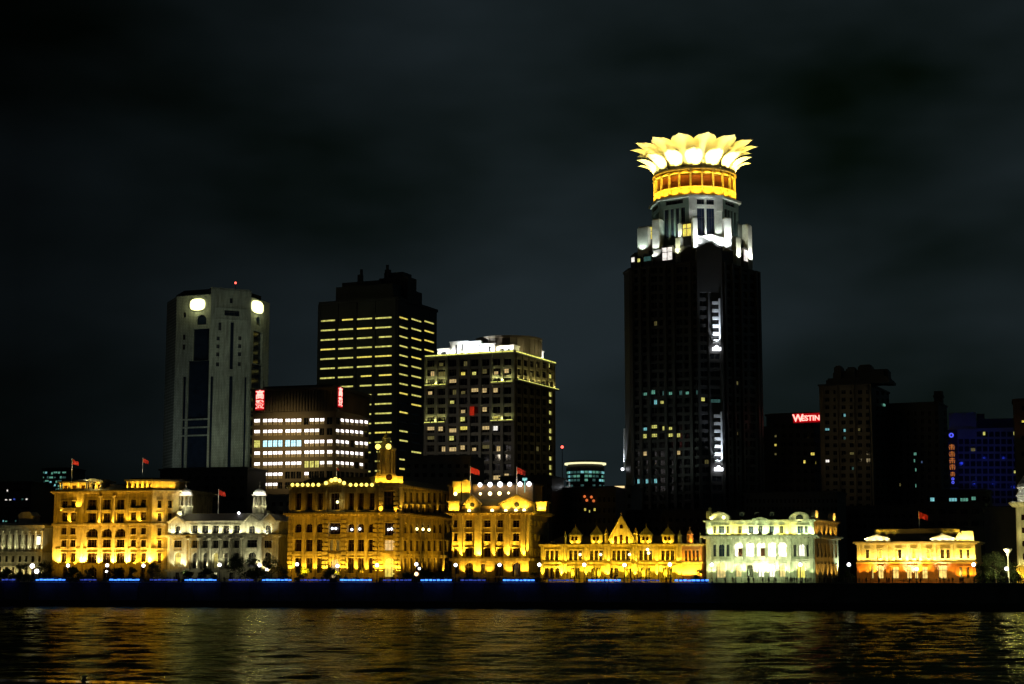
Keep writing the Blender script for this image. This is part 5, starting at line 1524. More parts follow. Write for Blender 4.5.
# ---- P: cylindrical glass tower with a cream light band
pc = at(586.5, 520, 1000); R_ = 11.8
P_ = thing('round_tower', 'distant round glass tower with a cream light band above faint blue windows', 'tower', (pc.x, pc.y + R_, 4))
pz = lambda v: at(586.5, v, pc.y).z - 4
b = MB(); b.lathe([(R_ * .97, 0), (R_ * .97, pz(466))], n=40); b.build('shaft', DARKC, P_)
b = MB(); b.lathe([(R_ * 1.06, pz(463.6)), (R_ * 1.06, pz(462.0))], n=40); b.build('light_band', E_CREAMB, P_)
b = MB(); b.lathe([(R_ * .9, pz(466) + .003), (R_ * .9, pz(463.6) - .003)], n=40); b.lathe([(R_ * .9, pz(462) + .003), (R_ * .8, pz(460))], n=40); b.build('roof', DARKC, P_)
for i, v in enumerate((472, 476, 480, 485.5, 488)):
    for k in range(13):
        a = -pi / 2 - 1.25 + 2.5 * k / 12
        pn = rng.choice([E_DIMT, E_TEAL, GLASS, E_CYAN, E_DIMT]) if i < 3 else rng.choice([E_DIMT, GLASS])
        b = MB(Matrix.Rotation(a, 4, 'Z')); b.box(R_ * .97 - .2, R_ * .97 + .06, -.9, .9, pz(v + 1.1), pz(v - 1.2)); b.build('window', pn, P_)
# slim mast with a red beacon beside it
q = at(562.5, 520, 980); b = thing('beacon_mast', 'thin mast with a red warning light between the grid tower and the round glass tower', 'mast', (q.x, q.y, 4))
m_ = MB(); m_.tube((0, 0, 0), (0, 0, at(562.5, 448, q.y).z - 4), .35, .2, 8); m_.build('mast', METAL, b)
m_ = MB(); m_.ball((0, 0, at(562.5, 447, q.y).z - 4), .85); m_.build('beacon', E_RED, b)
# ---- Q: tall dark tower with the golden lotus crown
Q = Bld('crown_tower', 'tallest dark tower, crowned by a glowing golden lotus of petals over a gold drum', 'tower', 631.5, 701.5, 745, -36.4)
s_ = Q.W; k_ = s_ * 25 / 85.6 / 1.414
fp = [(0, 0), (s_, 0), (s_ + k_, k_), (s_ + k_, k_ + s_), (s_, 2 * k_ + s_), (0, 2 * k_ + s_), (-k_, k_ + s_), (-k_, k_)]
fs = Q.foot(fp); f, m, r = fs[:3]; lf = fs[7]
C = Vector((s_ / 2 + 2.2 * cos(Q.yaw), k_ + s_ / 2 - 2.2 * sin(Q.yaw))); CW = Q.world(C.x, C.y); YC = CW.y
def qz(v):
    return at(695, v, YC - 14.0).z - 4.0
pxm = (at(696, 200, YC) - at(695, 200, YC)).length        # metres per pixel at the axis
zt = f.z(264, 665)
rowv = [267 + 8.75 * i for i in range(34)]
for v in rowv:
    for k in range(8):
        u = 633.5 + k * 8.4
        f.win(u + .5, u + 6.6, v + (665 - u) * .03, v + 5.8 + (665 - u) * .03, pane=None, depth=.7)
    x = m.len
    m.winm(x * .08, x * .38, m.z(v + 4.5, 712), m.z(v - 1, 712), depth=.6)
    if not (288 < v < 350 or 404 < v < 470):
        m.winm(x * .5, x * .92, m.z(v + 4.5, 712), m.z(v - 1, 712), depth=.6)
    for k in range(5):
        u = 725.5 + k * 8.0
        r.win(u + .5, u + 5.8, v - 1.5 + (u - 740) * .05, v + 4.2 + (u - 740) * .05, pane=None, depth=.7)
def pier(face, us, z1, p=1.1, w=.8):
    def g(b):
        for u in us:
            x = min(face.x(u, 400), face.len - w); b.box(x - w, x + w, -p, -.003, 0, z1)
    return g
ROYAL = stone('dark granite cladding', (.055, .053, .05), rough=.45, scale=.06)
f.wall(0, zt, ROYAL, extra=pier(f, (633, 641.6, 650, 666.8, 675.2, 692), zt))
zm = m.z(252, 712)
def mid(b):
    b.box(-.6, .7, -.9, -.003, 0, zm); b.box(m.len - .7, m.len + .6, -.9, -.003, 0, zm); b.box(m.len * .42, m.len * .47, -.7, -.003, 0, zm)
m.wall(0, zm, ROYAL, extra=mid); r.wall(0, zt, ROYAL, extra=pier(r, (726, 733.7, 741.8, 757.6, 764), zt)); Q.blank(3, 0, zt, ROYAL)
Q.lit([(648, 393), (654, 394), (671, 393.5), (684, 393), (690, 394)], E_TEAL); Q.lit([(660, 393.5), (678, 393), (697, 393.5)], E_DIMT)
Q.lit([(652, 402.5), (646, 425)], E_CYAN); Q.lit([(672, 425), (672, 432.5), (681, 433), (683, 432), (643, 434.5), (650, 434.5), (703.5, 401.5), (654, 425), (661, 425), (662, 402)], E_YG)
Q.lit([(637.5, 482), (647, 482), (653, 482.5)], E_CYAN); Q.lit([(677, 457.5), (646, 458)], E_WARM); Q.lit([(721, 401), (735, 401), (740, 432), (757, 434), (701, 465), (707, 465), (657, 321.5), (736, 378)], E_DIMY)
Q.lit([(712, 281), (713, 400)], E_DIMT)
Q.windows(GLASS)
# two runs of white spandrel panels on the corner, washed from a lamp at their foot
for (va, vb, n, Ei) in ((299, 345, 6, 5200), (412, 465, 7, 5200)):
    x0, x1 = m.len * .60, m.len * .88
    for k in range(n):
        v = va + (vb - va) * (k + .5) / n; z0 = m.z(v + 1.9, 716); z1 = m.z(v - 1.0, 716)
        b = m.mb(); b.box(x0, x1, -1.4, -.003, z0, z1); b.build('spandrel', WHITE, Q.root)
    b = m.mb(); b.box(m.len * .86, m.len * .93, -1.75, -1.403, m.z(vb, 716), m.z(va, 716)); b.build('light_rail', WHITE, Q.root)
    zb_ = m.z(vb + 2.5, 716)
    b = m.mb(); b.box(x0 - .3, x1 + .3, -2.6, -1.0, zb_ - 1.6, zb_ - .2); b.ball(((x0 + x1) / 2, -1.9, zb_ - .1), .9); b.build('floodlight', E_WLED, Q.root)
    m.spot((x0 + x1) / 2, zb_ + .8, 3.0, Ei * .7, (.78, .86, 1), ang=70, tilt=9)
    m.spot((x0 + x1) / 2, zb_ + 1.0, 4.8, Ei * .9, (.72, .84, 1), ang=50, tilt=8)
# white fin on the far left edge, lit from its foot
b = lf.mb(); b.box(-1.2, -.3, -.6, 1.2, lf.P(626, 470)[1], lf.P(626, 428)[1]); b.build('edge_fin', WHITE, Q.root)
zz = lf.P(626, 469)[1]
b = lf.mb(); b.ball((-.7, -1.4, zz), .7); b.build('floodlight', E_WLED, Q.root)
lf.spot(-.7, zz + 1.2, 2.4, 4200, (.8, .87, 1), ang=60, tilt=10); fs[6].spot(fs[6].len + .3, zz + 1.2, 2.4, 2600, (.8, .87, 1), ang=60, tilt=10)
# stepped shoulders: second tier and pylons
tier = offset(fp, -3.2)
b = MB(); b.prism(tier, zt + .003, f.z(247, 665)); b.build('shoulder', ROYAL, Q.root)
b = MB(); b.prism(offset(fp, .5), zt - .9, zt); b.build('string_course', ROYAL, Q.root)
PY = stone('pale pylon stone', (.5, .52, .48))
WHT = (.95, 1, .9)
def pylon(face, u0, u1, vt, vb, y, d, E_=900, col=WHT, lamps=1, mat=PY):
    x0 = face.P(u0, vb, y)[0]; x1 = face.P(u1, vb, y)[0]; um = (u0 + u1) / 2; z0 = face.P(um, vb, y)[1]; z1 = face.P(um, vt, y)[1]
    b = face.mb(); b.box(x0, x1, y, y + d, z0 - 3, z1); b.box(x0 + .3, x1 - .3, y + .3, y + d, z1 + .002, z1 + .6); b.build('pylon', mat, Q.root)
    for k in range(lamps):
        if E_: face.spot(x0 + (x1 - x0) * (k + .5) / lamps, z0 + .6, 2.0 - y, E_ * 1.7, col, ang=110, tilt=13)
pylon(f, 637.5, 648, 228, 253, 2.2, 5, 500, (.85, 1, .85)); pylon(f, 652.5, 659.5, 220, 259.5, 3.6, 4, 2000); pylon(f, 675.5, 680.5, 238, 256.5, 3.2, 4, 900, (1, 1, .6))
pylon(m, 693.2, 697.8, 218, 242, 3.5, 3, 1500); pylon(m, 724.8, 731.5, 218.5, 243, 3.5, 4, 1700)
pylon(r, 736.5, 741, 238, 260.5, 1.5, 3, 1700, (1, 1, .75)); pylon(r, 748.5, 752.5, 226, 263, 1.5, 3, 2600, (1, 1, .85)); pylon(r, 738, 749, 226, 241, 4.5, 3, 120, (.5, 1, .75), mat=LEAD)
pylon(f, 678, 682, 224, 238, 7, 3, 300, (1, 1, .6)); pylon(r, 735, 738, 222, 238, 8, 3, 250, (1, 1, .6))
def litbox(face, u0, u1, v0, v1, y, mat, bars=True):
    x0, x1, z0, z1 = face.R(u0, u1, v0, v1, y)
    b = face.mb(); b.box(x0 - .5, x1 + .5, y + .02, y + 4, z0 - 6, z1 + .8); o = b.build('bay', ROYAL, Q.root)
    b = face.mb(); b.box(x0, x1, y - .1, y + .015, z0, z1); b.build('window', mat, o)
    if bars:
        b = face.mb(); b.box((x0 + x1) / 2 - .15, (x0 + x1) / 2 + .15, y - .2, y - .103, z0, z1); b.box(x0, x1, y - .2, y - .103, z0 + (z1 - z0) * .6, z0 + (z1 - z0) * .6 + .25); b.build('glazing_bar', METAL, o)
litbox(f, 644, 652, 227.5, 239.5, 5, E_YEL); litbox(f, 683, 691, 224, 236, 6, E_YEL); litbox(f, 662.5, 672, 247.5, 260, 2.4, E_WHITE); litbox(r, 744, 747.5, 250, 261, 1.8, E_WHITE, False)
litbox(f, 631.5, 634.5, 257.5, 262, .8, E_WHITE, False); litbox(f, 637.5, 640, 258.5, 262, .8, E_YG, False); litbox(f, 644, 651, 256.5, 261, 1.2, E_DIMT, False)
# white splayed base of the corner bay and its dark pointed gable
xa = m.len / 2
def mp(u, v, y): return m.P(u, v, y)
y_ = 3.6
b = m.mb()
pl = [mp(693, 246, y_), mp(702, 247, y_), mp(711, 240, y_), mp(721, 245, y_), mp(731, 247.5, y_), mp(731, 240, y_), mp(719, 236.5, y_), mp(711, 234, y_), mp(702, 236, y_), mp(693, 235, y_)]
b.extr(pl, y_, y_ + 1.5); b.build('splayed_base', PY, Q.root)
for u in (696, 702, 711, 720, 727):
    x, z = mp(u, 247 if u != 711 else 240, y_ - 2.2); m.spot(x, z, 2.2 - y_, 1700, (.92, .97, 1), ang=130, tilt=20)
b = m.mb(); zg0 = m.z(262, 712)
b.extr([(-.4, zg0 - 14), (m.len + .4, zg0 - 14), (m.len + .4, m.z(249, 712)), (m.len * .62, m.z(243.5, 712)), (m.len * .38, m.z(243.5, 712)), (-.4, m.z(249, 712))], -.95, 2.0); b.build('bay_gable', ROYAL, Q.root)
x, z = m.P(711.5, 237, 1); b = m.mb(); b.ball((x, 1, z), .8); b.build('floodlight', E_WLED, Q.root)
# octagonal upper shaft
def octo(R_, rot):
    return [(C.x + R_ * cos(rot + pi / 4 * i), C.y + R_ * sin(rot + pi / 4 * i)) for i in range(8)]
RU = 43.5 * pxm
rot0 = -pi / 4 - pi / 8
ofp = octo(RU, rot0)
zu0 = zt; zu1 = qz(200)
GREENC = stone('green grey cladding', (.13, .18, .16), rough=.5, scale=.1)
ofs = [Face(Q, ofp[i], ofp[(i + 1) % 8]) for i in range(8)]
of = ofs[0]                     # the corner-facing bay
for a, c in ((.24, .47), (.53, .77)):
    of.winm(of.len * a, of.len * c, of.z(236, 706), of.z(208, 706), pane=BGLASS, depth=1.0); of.winm(of.len * a, of.len * c, of.z(204.5, 706), of.z(199.2, 706), pane=BGLASS, depth=1.0)
for o_ in (ofs[7], ofs[1], ofs[6], ofs[2]):
    for a, c in ((.14, .30), (.36, .48), (.54, .66), (.72, .86)):
        o_.winm(o_.len * a, o_.len * c, qz(238), qz(209), pane=BGLASS, depth=.8)
    o_.winm(o_.len * .2, o_.len * .8, qz(205), qz(200.5), pane=GLASS, depth=.8)
Q.wins = []
for i, o_ in enumerate(ofs):
    mt = PY if i == 0 else GREENC
    o_.wall(zu0, zu1, mt, name='upper_wall')
Q.windows(GLASS)
b = MB(); b.prism(octo(RU * 1.07, rot0), zu1 + .003, zu1 + 1.1); b.build('upper_cornice', PY, Q.root)
for sg, xx in ((-1, .1), (1, .9)):
    b = of.mb(); x = of.len * xx; b.extr([(x - 1.6, of.z(211, 706)), (x + 1.6, of.z(211, 706)), (x + 1.6 - sg * .0, zu1 - .1), (x - 1.6, zu1 - .1)], -1.1, -.003); b.build('bracket', PY, Q.root)
for x in (.12, .5, .88):
    of.spot(of.len * x, of.z(236, 706), 2.0, 700, (.9, 1, .9), ang=100, tilt=12)
for o_, E_ in ((ofs[7], 460), (ofs[6], 420), (ofs[1], 260)):
    for k in (.1, .32, .5, .7, .9):
        o_.spot(o_.len * k, qz(240), 1.8, E_, (.75, 1, .85), ang=100, tilt=12)
# golden drum
RD = 41.0 * pxm; zd0 = zu1 + 1.15; zd1 = qz(169.5)
DR = thing  # noqa
DRUM = stone('gilded metal', (.55, .40, .13), rough=.45, metal=0.0)
b = MB(); b.lathe([(RD * .94, zd0), (RD * .94, zd1)], C.x, C.y, 64); drum = b.build('drum', stone('drum panels', (.42, .27, .06)), Q.root)
nb = 22
for k in range(nb):
    a = 2 * pi * k / nb
    b = MB(Matrix.Translation((C.x, C.y, 0)) @ Matrix.Rotation(a, 4, 'Z')); b.box(RD * .93, RD * 1.0, -.32, .32, zd0, zd1 - .3); b.build('drum_rib', DRUM, drum)
    a = 2 * pi * (k + .5) / nb
    b = MB(Matrix.Translation((C.x, C.y, 0)) @ Matrix.Rotation(a, 4, 'Z')); b.box(RD * .935, RD * .948, -RD * pi / nb * .74, RD * pi / nb * .74, zd0 + (zd1 - zd0) * .34, zd0 + (zd1 - zd0) * .74); b.build('drum_window', stone('amber dark glass', (.20, .06, .02), rough=.2), drum)
def ringp(r0, r1, z0, z1, mat, name):
    b = MB(); n = 64; b.lathe([(r0, z0), (r1, z0 + .001), (r1, z1), (r0, z1 + .001)], C.x, C.y, n); b.build(name, mat, drum)
ringp(RD * .93, RD * 1.03, zd0 - .02, zd0 + .5, DRUM, 'drum_base'); ringp(RD * .93, RD * 1.0, zd0 + (zd1 - zd0) * .3, zd0 + (zd1 - zd0) * .335, DRUM, 'drum_ledge'); ringp(RD * .93, RD * 1.02, zd1 - .9, zd1 - .1, DRUM, 'drum_rim')
ringp(RD * .93, RD * .985, zd0 + (zd1 - zd0) * .8, zd0 + (zd1 - zd0) * .83, DRUM, 'drum_ledge')
def ringlamps(n, r, z, E_, col, ph=0.0, aim=None, ang=140):
    for k in range(n):
        a = 2 * pi * (k + ph) / n
        if cos(a + Q.yaw + pi / 2) < -.45: continue            # the far side lights nothing one can see
        l = bpy.data.lights.new('ring light', 'SPOT'); l.energy = E_; l.color = col; l.spot_size = radians(ang); l.spot_blend = .6; l.shadow_soft_size = .3
        o = bpy.data.objects.new('ring_light', l); COL.objects.link(o); o.parent = Q.root
        o.location = (C.x + r * cos(a), C.y + r * sin(a), z)
        d = Vector((cos(a) * aim[0], sin(a) * aim[0], aim[1])); o.rotation_euler = d.to_track_quat('-Z', 'Y').to_euler()
ringlamps(nb, RD * 1.07, zd0 + .8, 4600, (1, .68, .08), .5, (-.35, 1))
ringlamps(nb, RD * 1.06, zd1 - 1.2, 1900, (1, .72, .08), .5, (-.35, -1))
# lotus petals
PET = stone('white petal shell', (.72, .68, .5), rough=.5, amp=.08)
zp0 = zd1 + .05
def petal(ang, r0, r1, z0, z1, w, name='petal', tipw=.0, curl=1.0, pt=.62):
    n = 12; k = 6; vs = []; fs_ = []
    for i in range(n + 1):
        t = i / n
        rr = r0 + (r1 - r0) * (t ** 2.1) * curl
        zz = z0 + (z1 - z0) * (1 - (1 - t) ** 1.55)
        wd = w * (sin(pi * (.16 + .84 * t)) ** .75) if t > pt * .9 else w * (.5 + .5 * min(1, t / (pt * .9)))
        if t > pt * .9:
            q_ = (t - pt * .9) / (1 - pt * .9); wd = w * sqrt(max(0, 1 - q_ ** 2.3))
        for j in range(k + 1):
            s = -1 + 2 * j / k
            bow = (1 - s * s) * w * .22 + w * .07 * (1 if j == k // 2 else 0)
            y = s * wd; x = rr + bow - w * .15
            vs.append((x, y, zz))
    for i in range(n):
        for j in range(k):
            a = i * (k + 1) + j
            fs_.append((a, a + 1, a + k + 2, a + k + 1))
    N = len(vs)
    vs2 = [(x - .35, y * .97, z - .05) for x, y, z in vs]
    b = MB(Matrix.Translation((C.x, C.y, 0)) @ Matrix.Rotation(ang, 4, 'Z'))
    b.add(vs, fs_); b.add(vs2, [q_[::-1] for q_ in fs_])
    edge = [i * (k + 1) for i in range(n + 1)] + [n * (k + 1) + j for j in range(1, k + 1)] + [i * (k + 1) + k for i in range(n - 1, -1, -1)]
    b.add(vs + vs2, [(edge[i], edge[i + 1], edge[i + 1] + N, edge[i] + N) for i in range(len(edge) - 1)])
    o = b.build(name, PET, Q.root)
    o.data.polygons.foreach_set('use_smooth', [True] * len(o.data.polygons))
    return o
ap = -Q.yaw - pi / 2 - radians(6.2) * -1
npet = 14
hp = qz(135.5) - zp0
for k in range(npet):
    a = ap + 2 * pi * (k + .5) / npet
    petal(a, RD * .98, RD * 1.42, zp0, zp0 + hp * .44, RD * .21)
for k in range(npet):
    a = ap + 2 * pi * k / npet
    petal(a, RD * .84, RD * 1.55, zp0, zp0 + hp * .84, RD * .31)
ringlamps(npet * 2, RD * 1.10, zp0 + .2, 6500, (1, .78, .2), .5, (.12, 1), 150)
ringlamps(npet, RD * 1.45, zp0 + hp * .3, 3000, (1, .7, .12), 0, (-.2, 1), 160)
for k in range(8):
    a = 2 * pi * k / 8
    Q.point((C.x + RD * .55 * cos(a), C.y + RD * .55 * sin(a), zp0 + 1.2), 5500, (1, .78, .2), .5)
b = MB(); b.lathe([(RD * .9, zd1 - .09), (RD * .9, zp0 + .6), (RD * .3, zp0 + 1.1)], C.x, C.y, 48); b.build('roof', ROYAL, Q.root)
tower_fill(f, 665, 420, 40, 60, 4200, (.75, .95, .8), 110); tower_fill(r, 745, 420, 40, 60, 1500, (.8, 1, .8), 110)

# ---- R: block with the red hotel sign
Rb = Bld('hotel_block', 'dark mid-rise block with a red neon sign at its top right of the lotus tower', 'building', 769, 817, 800, -22)
f, r = Rb.rect(Rb.W * .8)[:2]
zt = f.z(415, 795)
for i in range(10):
    for k in range(6):
        f.win(774 + k * 7.3, 778 + k * 7.3, 424 + i * 9, 428.5 + i * 9)
    for k in range(3):
        r.winm(1.5 + k * 5, 4 + k * 5, f.z(428.5 + i * 9), f.z(424 + i * 9))
f.wall(0, zt, DARKC); r.wall(0, zt, DARKC); Rb.blank(2, 0, zt, DARKC)
Rb.lit([(802, 460), (814, 454), (816, 460), (779, 441)], E_YEL, rad=5); Rb.lit([(771, 437), (779, 449)], E_DIMY, rad=4)
Rb.windows(); Rb.ring(zt, zt + .8, .6, DARKC)
b = MB(); b.prism(offset(Rb.fp, -1), zt + .803, zt + 1.2); b.build('roof', ROOF, Rb.root)
b = f.mb(); x0, x1, z0, z1 = f.R(777, 784, 421, 436, -.2); b.box(x0 - 9, x0, .5, 12, zt - 20, zt - 5); b.build('wing', DARKC, Rb.root)
x, z = f.P(807.2, 417.9, -1.0); p = f.loc(x, -1.0, z); t = thing('neon_sign', 'red neon hotel name sign high on the dark block beside the lotus tower', 'sign', Rb.world(p.x, p.y, p.z), Rb.yaw)
wx = abs(f.P(821.8, 418, -1)[0] - f.P(794.8, 418, -1)[0])
me = text_mesh('lettering', 'W', wx * .37, .12, [E_REDT]); me.transform(RX); put('letter', me, t, (-wx * .34, -.2, -.1))
me = text_mesh('lettering', 'ESTIN', wx * .268, .12, [E_REDT]); me.transform(RX); put('letter', me, t, (wx * .125, -.2, -.25))
b = MB(); b.box(-wx * .54, wx * .5, .05, .5, -wx * .2, wx * .19); b.build('sign_board', HALOP, t)
b = MB(); b.box(-wx * .52, wx * .48, .01, .045, -wx * .17, wx * .17); b.build('sign_halo', glow('red neon halo', (1, .0, .01), .13, .3), t)  # emissive sheet stands in for the red haze around the lettering

# ---- S: brown residential tower and its darker neighbour
S_ = Bld('apartment_tower', 'dim brown apartment tower with an uneven planted roofline', 'building', 823, 873, 760, -24)
f, r = S_.rect(46)[:2]
zt = f.z(385, 848)
for i in range(20):
    for k in range(6):
        u = 825 + k * 8.2
        f.win(u, u + 4.2, 390 + i * 7.6, 394 + i * 7.6, depth=.5)
    for k in range(4):
        u = 876 + k * 5.2; r.win(u, u + 2.6, 391 + i * 7.6, 395 + i * 7.6, depth=.5)
def exS(b):
    for u0, u1 in ((823.5, 839), (854, 873)):
        b.box(f.x(u0, 440), f.x(u0, 440) + .8, -1, -.003, 0, zt); b.box(f.x(u1, 440) - .8, f.x(u1, 440), -1, -.003, 0, zt)
f.wall(0, zt, BROWNC, extra=exS); r.wall(0, zt, DARKC); S_.blank(2, 0, zt, DARKC)
S_.lit([(829.5, 431), (844, 431), (844, 418)], E_CYAN, rad=4); S_.lit([(831, 459)], E_WHITE, rad=4); S_.lit([(848.5, 455), (862, 430)], E_DIMY, rad=4); S_.lit([(844, 436), (850, 470)], E_DIMT, rad=4)
S_.windows(); S_.ring(zt, zt + .8, .5, DARKC)
for u0, u1, v, y in ((826, 889, 377, 4), (833, 884, 370, 8), (834, 841, 365.5, 6), (858, 871, 364.5, 9), (846, 855, 367, 7), (874, 888, 369, 10), (885, 893, 380, 12)):
    x0, x1, z0, z1 = f.R(u0, u1, v, 384, y); b = f.mb(); b.box(x0, x1, y, y + 7, zt + .8, z1 - .8); b.box(x0 + .7, x1 - .5, y + .4, y + 6, z1 - .797, z1); b.build('roof_plant', DARKC, S_.root)
x, z = r.P(884.5, 405, -.6); b = r.mb(); b.box(x - 1.8, x + 1.8, -.7, -.3, z - .5, z + .5); b.build('green_lamp', E_TEAL, S_.root)
tower_fill(f, 848, 440, 36, 60, 1100, (1, .78, .4), 110)
U_ = Bld('apartment_tower', 'nearly black flat-topped tower with a chimney stub and a few pale green windows', 'building', 884, 943, 790, -24)
f, r = U_.rect(24)[:2]
zt = f.z(404.5, 905)
for i in range(17):
    for k in range(8):
        u = 884.8 + k * 7.2; f.win(u, u + 2.8, 411 + i * 8, 415.5 + i * 8, depth=.4)
    for k in range(3):
        u = 944 + k * 1.6; r.win(u, u + .8, 411 + i * 8, 415.5 + i * 8, depth=.4)
f.wall(0, zt, DARKC); r.wall(0, zt, DARKC); U_.blank(2, 0, zt, DARKC)
U_.lit([(914, 454), (914, 464), (914.5, 473), (916, 484)], E_TEAL, rad=4); U_.lit([(884.5, 460), (884.5, 481), (884.5, 490), (943.5, 459), (899, 483)], E_DIMY, rad=4); U_.lit([(924, 464)], glow('faint blue room', (.3, .5, 1), .15), rad=4)
U_.windows(); U_.ring(zt, zt + .8, .4, DARKC)
x0, x1, z0, z1 = f.R(934, 942, 391, 404, 10); b = f.mb(); b.box(x0, x1, 10, 14, zt + .8, z1); b.box(x0 - .4, x1 + .4, 9.6, 14.4, z1 - 3, z1 - 2); b.build('chimney', DARKC, U_.root)

# ---- V: blue-lit block with a vertical sign
V_ = Bld('office_block', 'long block washed in blue light, with a gridded front, right of the dark towers', 'building', 949, 1040, 900, -14)
f, r = V_.rect(30)[:2]
zt = f.z(428, 990)
for i in range(10):
    for k in range(13):
        u = 958.5 + k * 6.1; v0 = 431.5 + i * 7.4
        if i == 0 and k < 3: continue
        f.win(u, u + 4.7, v0, v0 + 5.2, depth=.7, pane=BGLASS, style='bare')
VB = stone('pale grid concrete', (.30, .31, .36), scale=.1)
f.wall(0, zt, VB); r.wall(0, zt, VB); V_.blank(2, 0, zt, VB)
V_.lit([(986, 431.5), (1015, 431), (1014, 473)], E_YG, rad=5); V_.lit([(972, 448)], E_DIMY, rad=4)
V_.windows(BGLASS)
x0, x1, z0, z1 = f.R(949, 976, 413, 430, 4); b = f.mb(); b.box(x0, x1, 1.5, 18, zt + .003, z1); b.build('roof_storey', VB, V_.root)
x0, x1, z0, z1 = f.R(977, 1022, 417, 430, 3); b = f.mb(); b.box(x0, x1, 1, 20, zt + .003, z1 - 1); b.box(x0, x0 + 4, 1, 8, z1 - .997, z1 + 1.8); b.build('roof_storey', DARKC, V_.root)
for u, v, E_ in ((955, 428, 5000), (962, 450, 16000), (975, 470, 16000), (995, 470, 13000), (1015, 475, 10000), (985, 445, 6000), (1005, 445, 6000)):
    f.fill(u, v, 26, f.z(v + 10, u), E_ * .035, (.03, .06, 1), ang=110)
p = f.loc(f.x(952, 455), -1.0, f.z(456, 952)); t = thing('neon_sign', 'vertical sign of orange characters between two blue lights on the blue-lit block', 'sign', V_.world(p.x, p.y, p.z), V_.yaw)
hm = (f.z(434, 952) - f.z(484, 952)) / 50.0
def sg(v): return (456 - v) * hm * -1 if False else (456 - v) * hm
b = MB(); b.box(-3.2, 3.2, .1, .6, sg(487), sg(430)); b.build('sign_board', METAL, t)
for k, v in enumerate((447, 454, 460.5, 467, 474)):
    b = MB(); z = sg(v); e = 1.35 * (1 if k != 4 else .8)
    b.box(-e, e, -.1, .09, z + e * .5, z + e * .8); b.box(-e * 1.2, e * 1.2, -.1, .09, z - e * .2, z + e * .1); b.box(-e * .2, e * .2, -.12, -.103, z - e * 1.1, z + e * 1.1)
    b.box(-e * 1.0, -e * .6, -.1, .09, z - e * 1.1, z - e * .35); b.box(e * .6, e * 1.0, -.1, .09, z - e * 1.1, z - e * .35)
    b.build('character', E_ORG, t)
for v, e in ((435.3, 1.3), (479, .8), (482.5, .8)):
    z = sg(v); b = MB(); n = 12
    for j in range(n):
        a0 = 2 * pi * j / n; a1 = 2 * pi * (j + 1) / n
        b.extr([(e * cos(a0), z + e * sin(a0)), (e * cos(a1), z + e * sin(a1)), (.45 * e * cos(a1), z + .45 * e * sin(a1)), (.45 * e * cos(a0), z + .45 * e * sin(a0))], -.1, .09)
    b.build('emblem', glow('violet blue neon', (.10, .12, 1), 1.0, .1), t)

# ---- dark lower blocks filling the street behind
def block(name, label, u0, u1, Y, yaw, vt, depth=18, mat=DARKC, cols=0, rows=(), lit=(), par=True, cat='building', dv=4, wd=.5):
    b_ = Bld(name, label, cat, u0, u1, Y, yaw)
    f, r = b_.rect(depth)[:2]
    zt = f.z(vt)
    for v in rows:
        for k in range(cols):
            u = u0 + (u1 - u0) * (k + .5) / cols; w = (u1 - u0) / cols * wd / 2
            f.win(u - w, u + w, v, v + dv, depth=.5)
    f.wall(0, zt, mat); r.wall(0, zt, mat); b_.blank(2, 0, zt, mat)
    for (u, v, p) in lit: b_.lit([(u, v)], p, rad=9)
    b_.windows(); b_.ring(zt, zt + .7, .5, mat)
    bb = MB(); bb.prism(offset(b_.fp, -1.2), zt + .703, zt + 1.1); bb.build('roof', ROOF, b_.root)
    return b_, f
X1, f = block('office_block', 'dark low block with rows of pale windows behind the cream columned building', -25, 29, 720, -14, 484, cols=13, rows=(489, 498, 507, 519.5), lit=[(8, 490, E_WHITE), (6, 500, E_WHITE), (12, 500.2, E_WHITE), (15, 500.2, E_DIMB), (25, 501, E_WHITE), (22, 500, E_DIMT), (3, 521, E_CYAN), (8, 521, E_TEAL), (14, 521, E_DIMT)], dv=2.6, wd=.9)
X2, f = block('office_block', 'small teal-lit glass block peeping over the roof left of the arched ochre building', 40, 66, 900, -14, 469.5, cols=6, rows=(471.5, 475.5, 480, 484, 488), lit=[(u, v, p) for u, v, p in zip([42, 46, 51, 55, 59, 64] * 5, [472.5] * 6 + [476.5] * 6 + [481] * 6 + [485] * 6 + [489] * 6, [E_TEAL, E_CYAN, E_TEAL, E_TEAL, E_TEAL, E_TEAL, E_TEAL, E_DIMT, E_TEAL, E_DIMT, E_TEAL, E_DIMT, E_DIMT, E_TEAL, E_CYAN, E_TEAL, E_DIMT, E_TEAL, E_CYAN, E_DIMT, E_TEAL, E_CYAN, E_TEAL, E_CYAN, E_TEAL, E_DIMT, E_TEAL, E_DIMT, E_TEAL, E_DIMT])], dv=3, wd=.95)
X3, f = block('low_block', 'black low block below the pale eight-sided tower', 158, 246, 650, -15, 470, cols=10, rows=(476, 486, 497), lit=[])
X4, f = block('low_block', 'dark low block behind the corner turret, below the grid-fronted tower', 404, 470, 640, -16, 458, mat=GREYC, cols=8, rows=(464, 473), lit=[])
X5, f = block('low_block', 'dark block with four orange lights and a row of yellow windows beside the gothic building', 549, 616, 660, -16, 489, cols=14, rows=(497, 508, 518, 530), lit=[(583, 511.5, E_YEL), (587.5, 511.5, E_YG), (591.5, 511.5, E_YG), (596, 511.5, E_YEL)], dv=5)
for u, v in ((584.5, 496.5), (586.7, 500.2), (591.3, 497), (593.6, 500.8)):
    x, z = f.P(u, v, -.5); b = f.mb(); b.ball((x, -.4, z), .55); b.build('orange_lamp', glow('orange lamp', (1, .22, .05), .7, .2), X5.root)
x, z = f.P(569.5, 480, 2); b = f.mb(); zt = f.z(489)
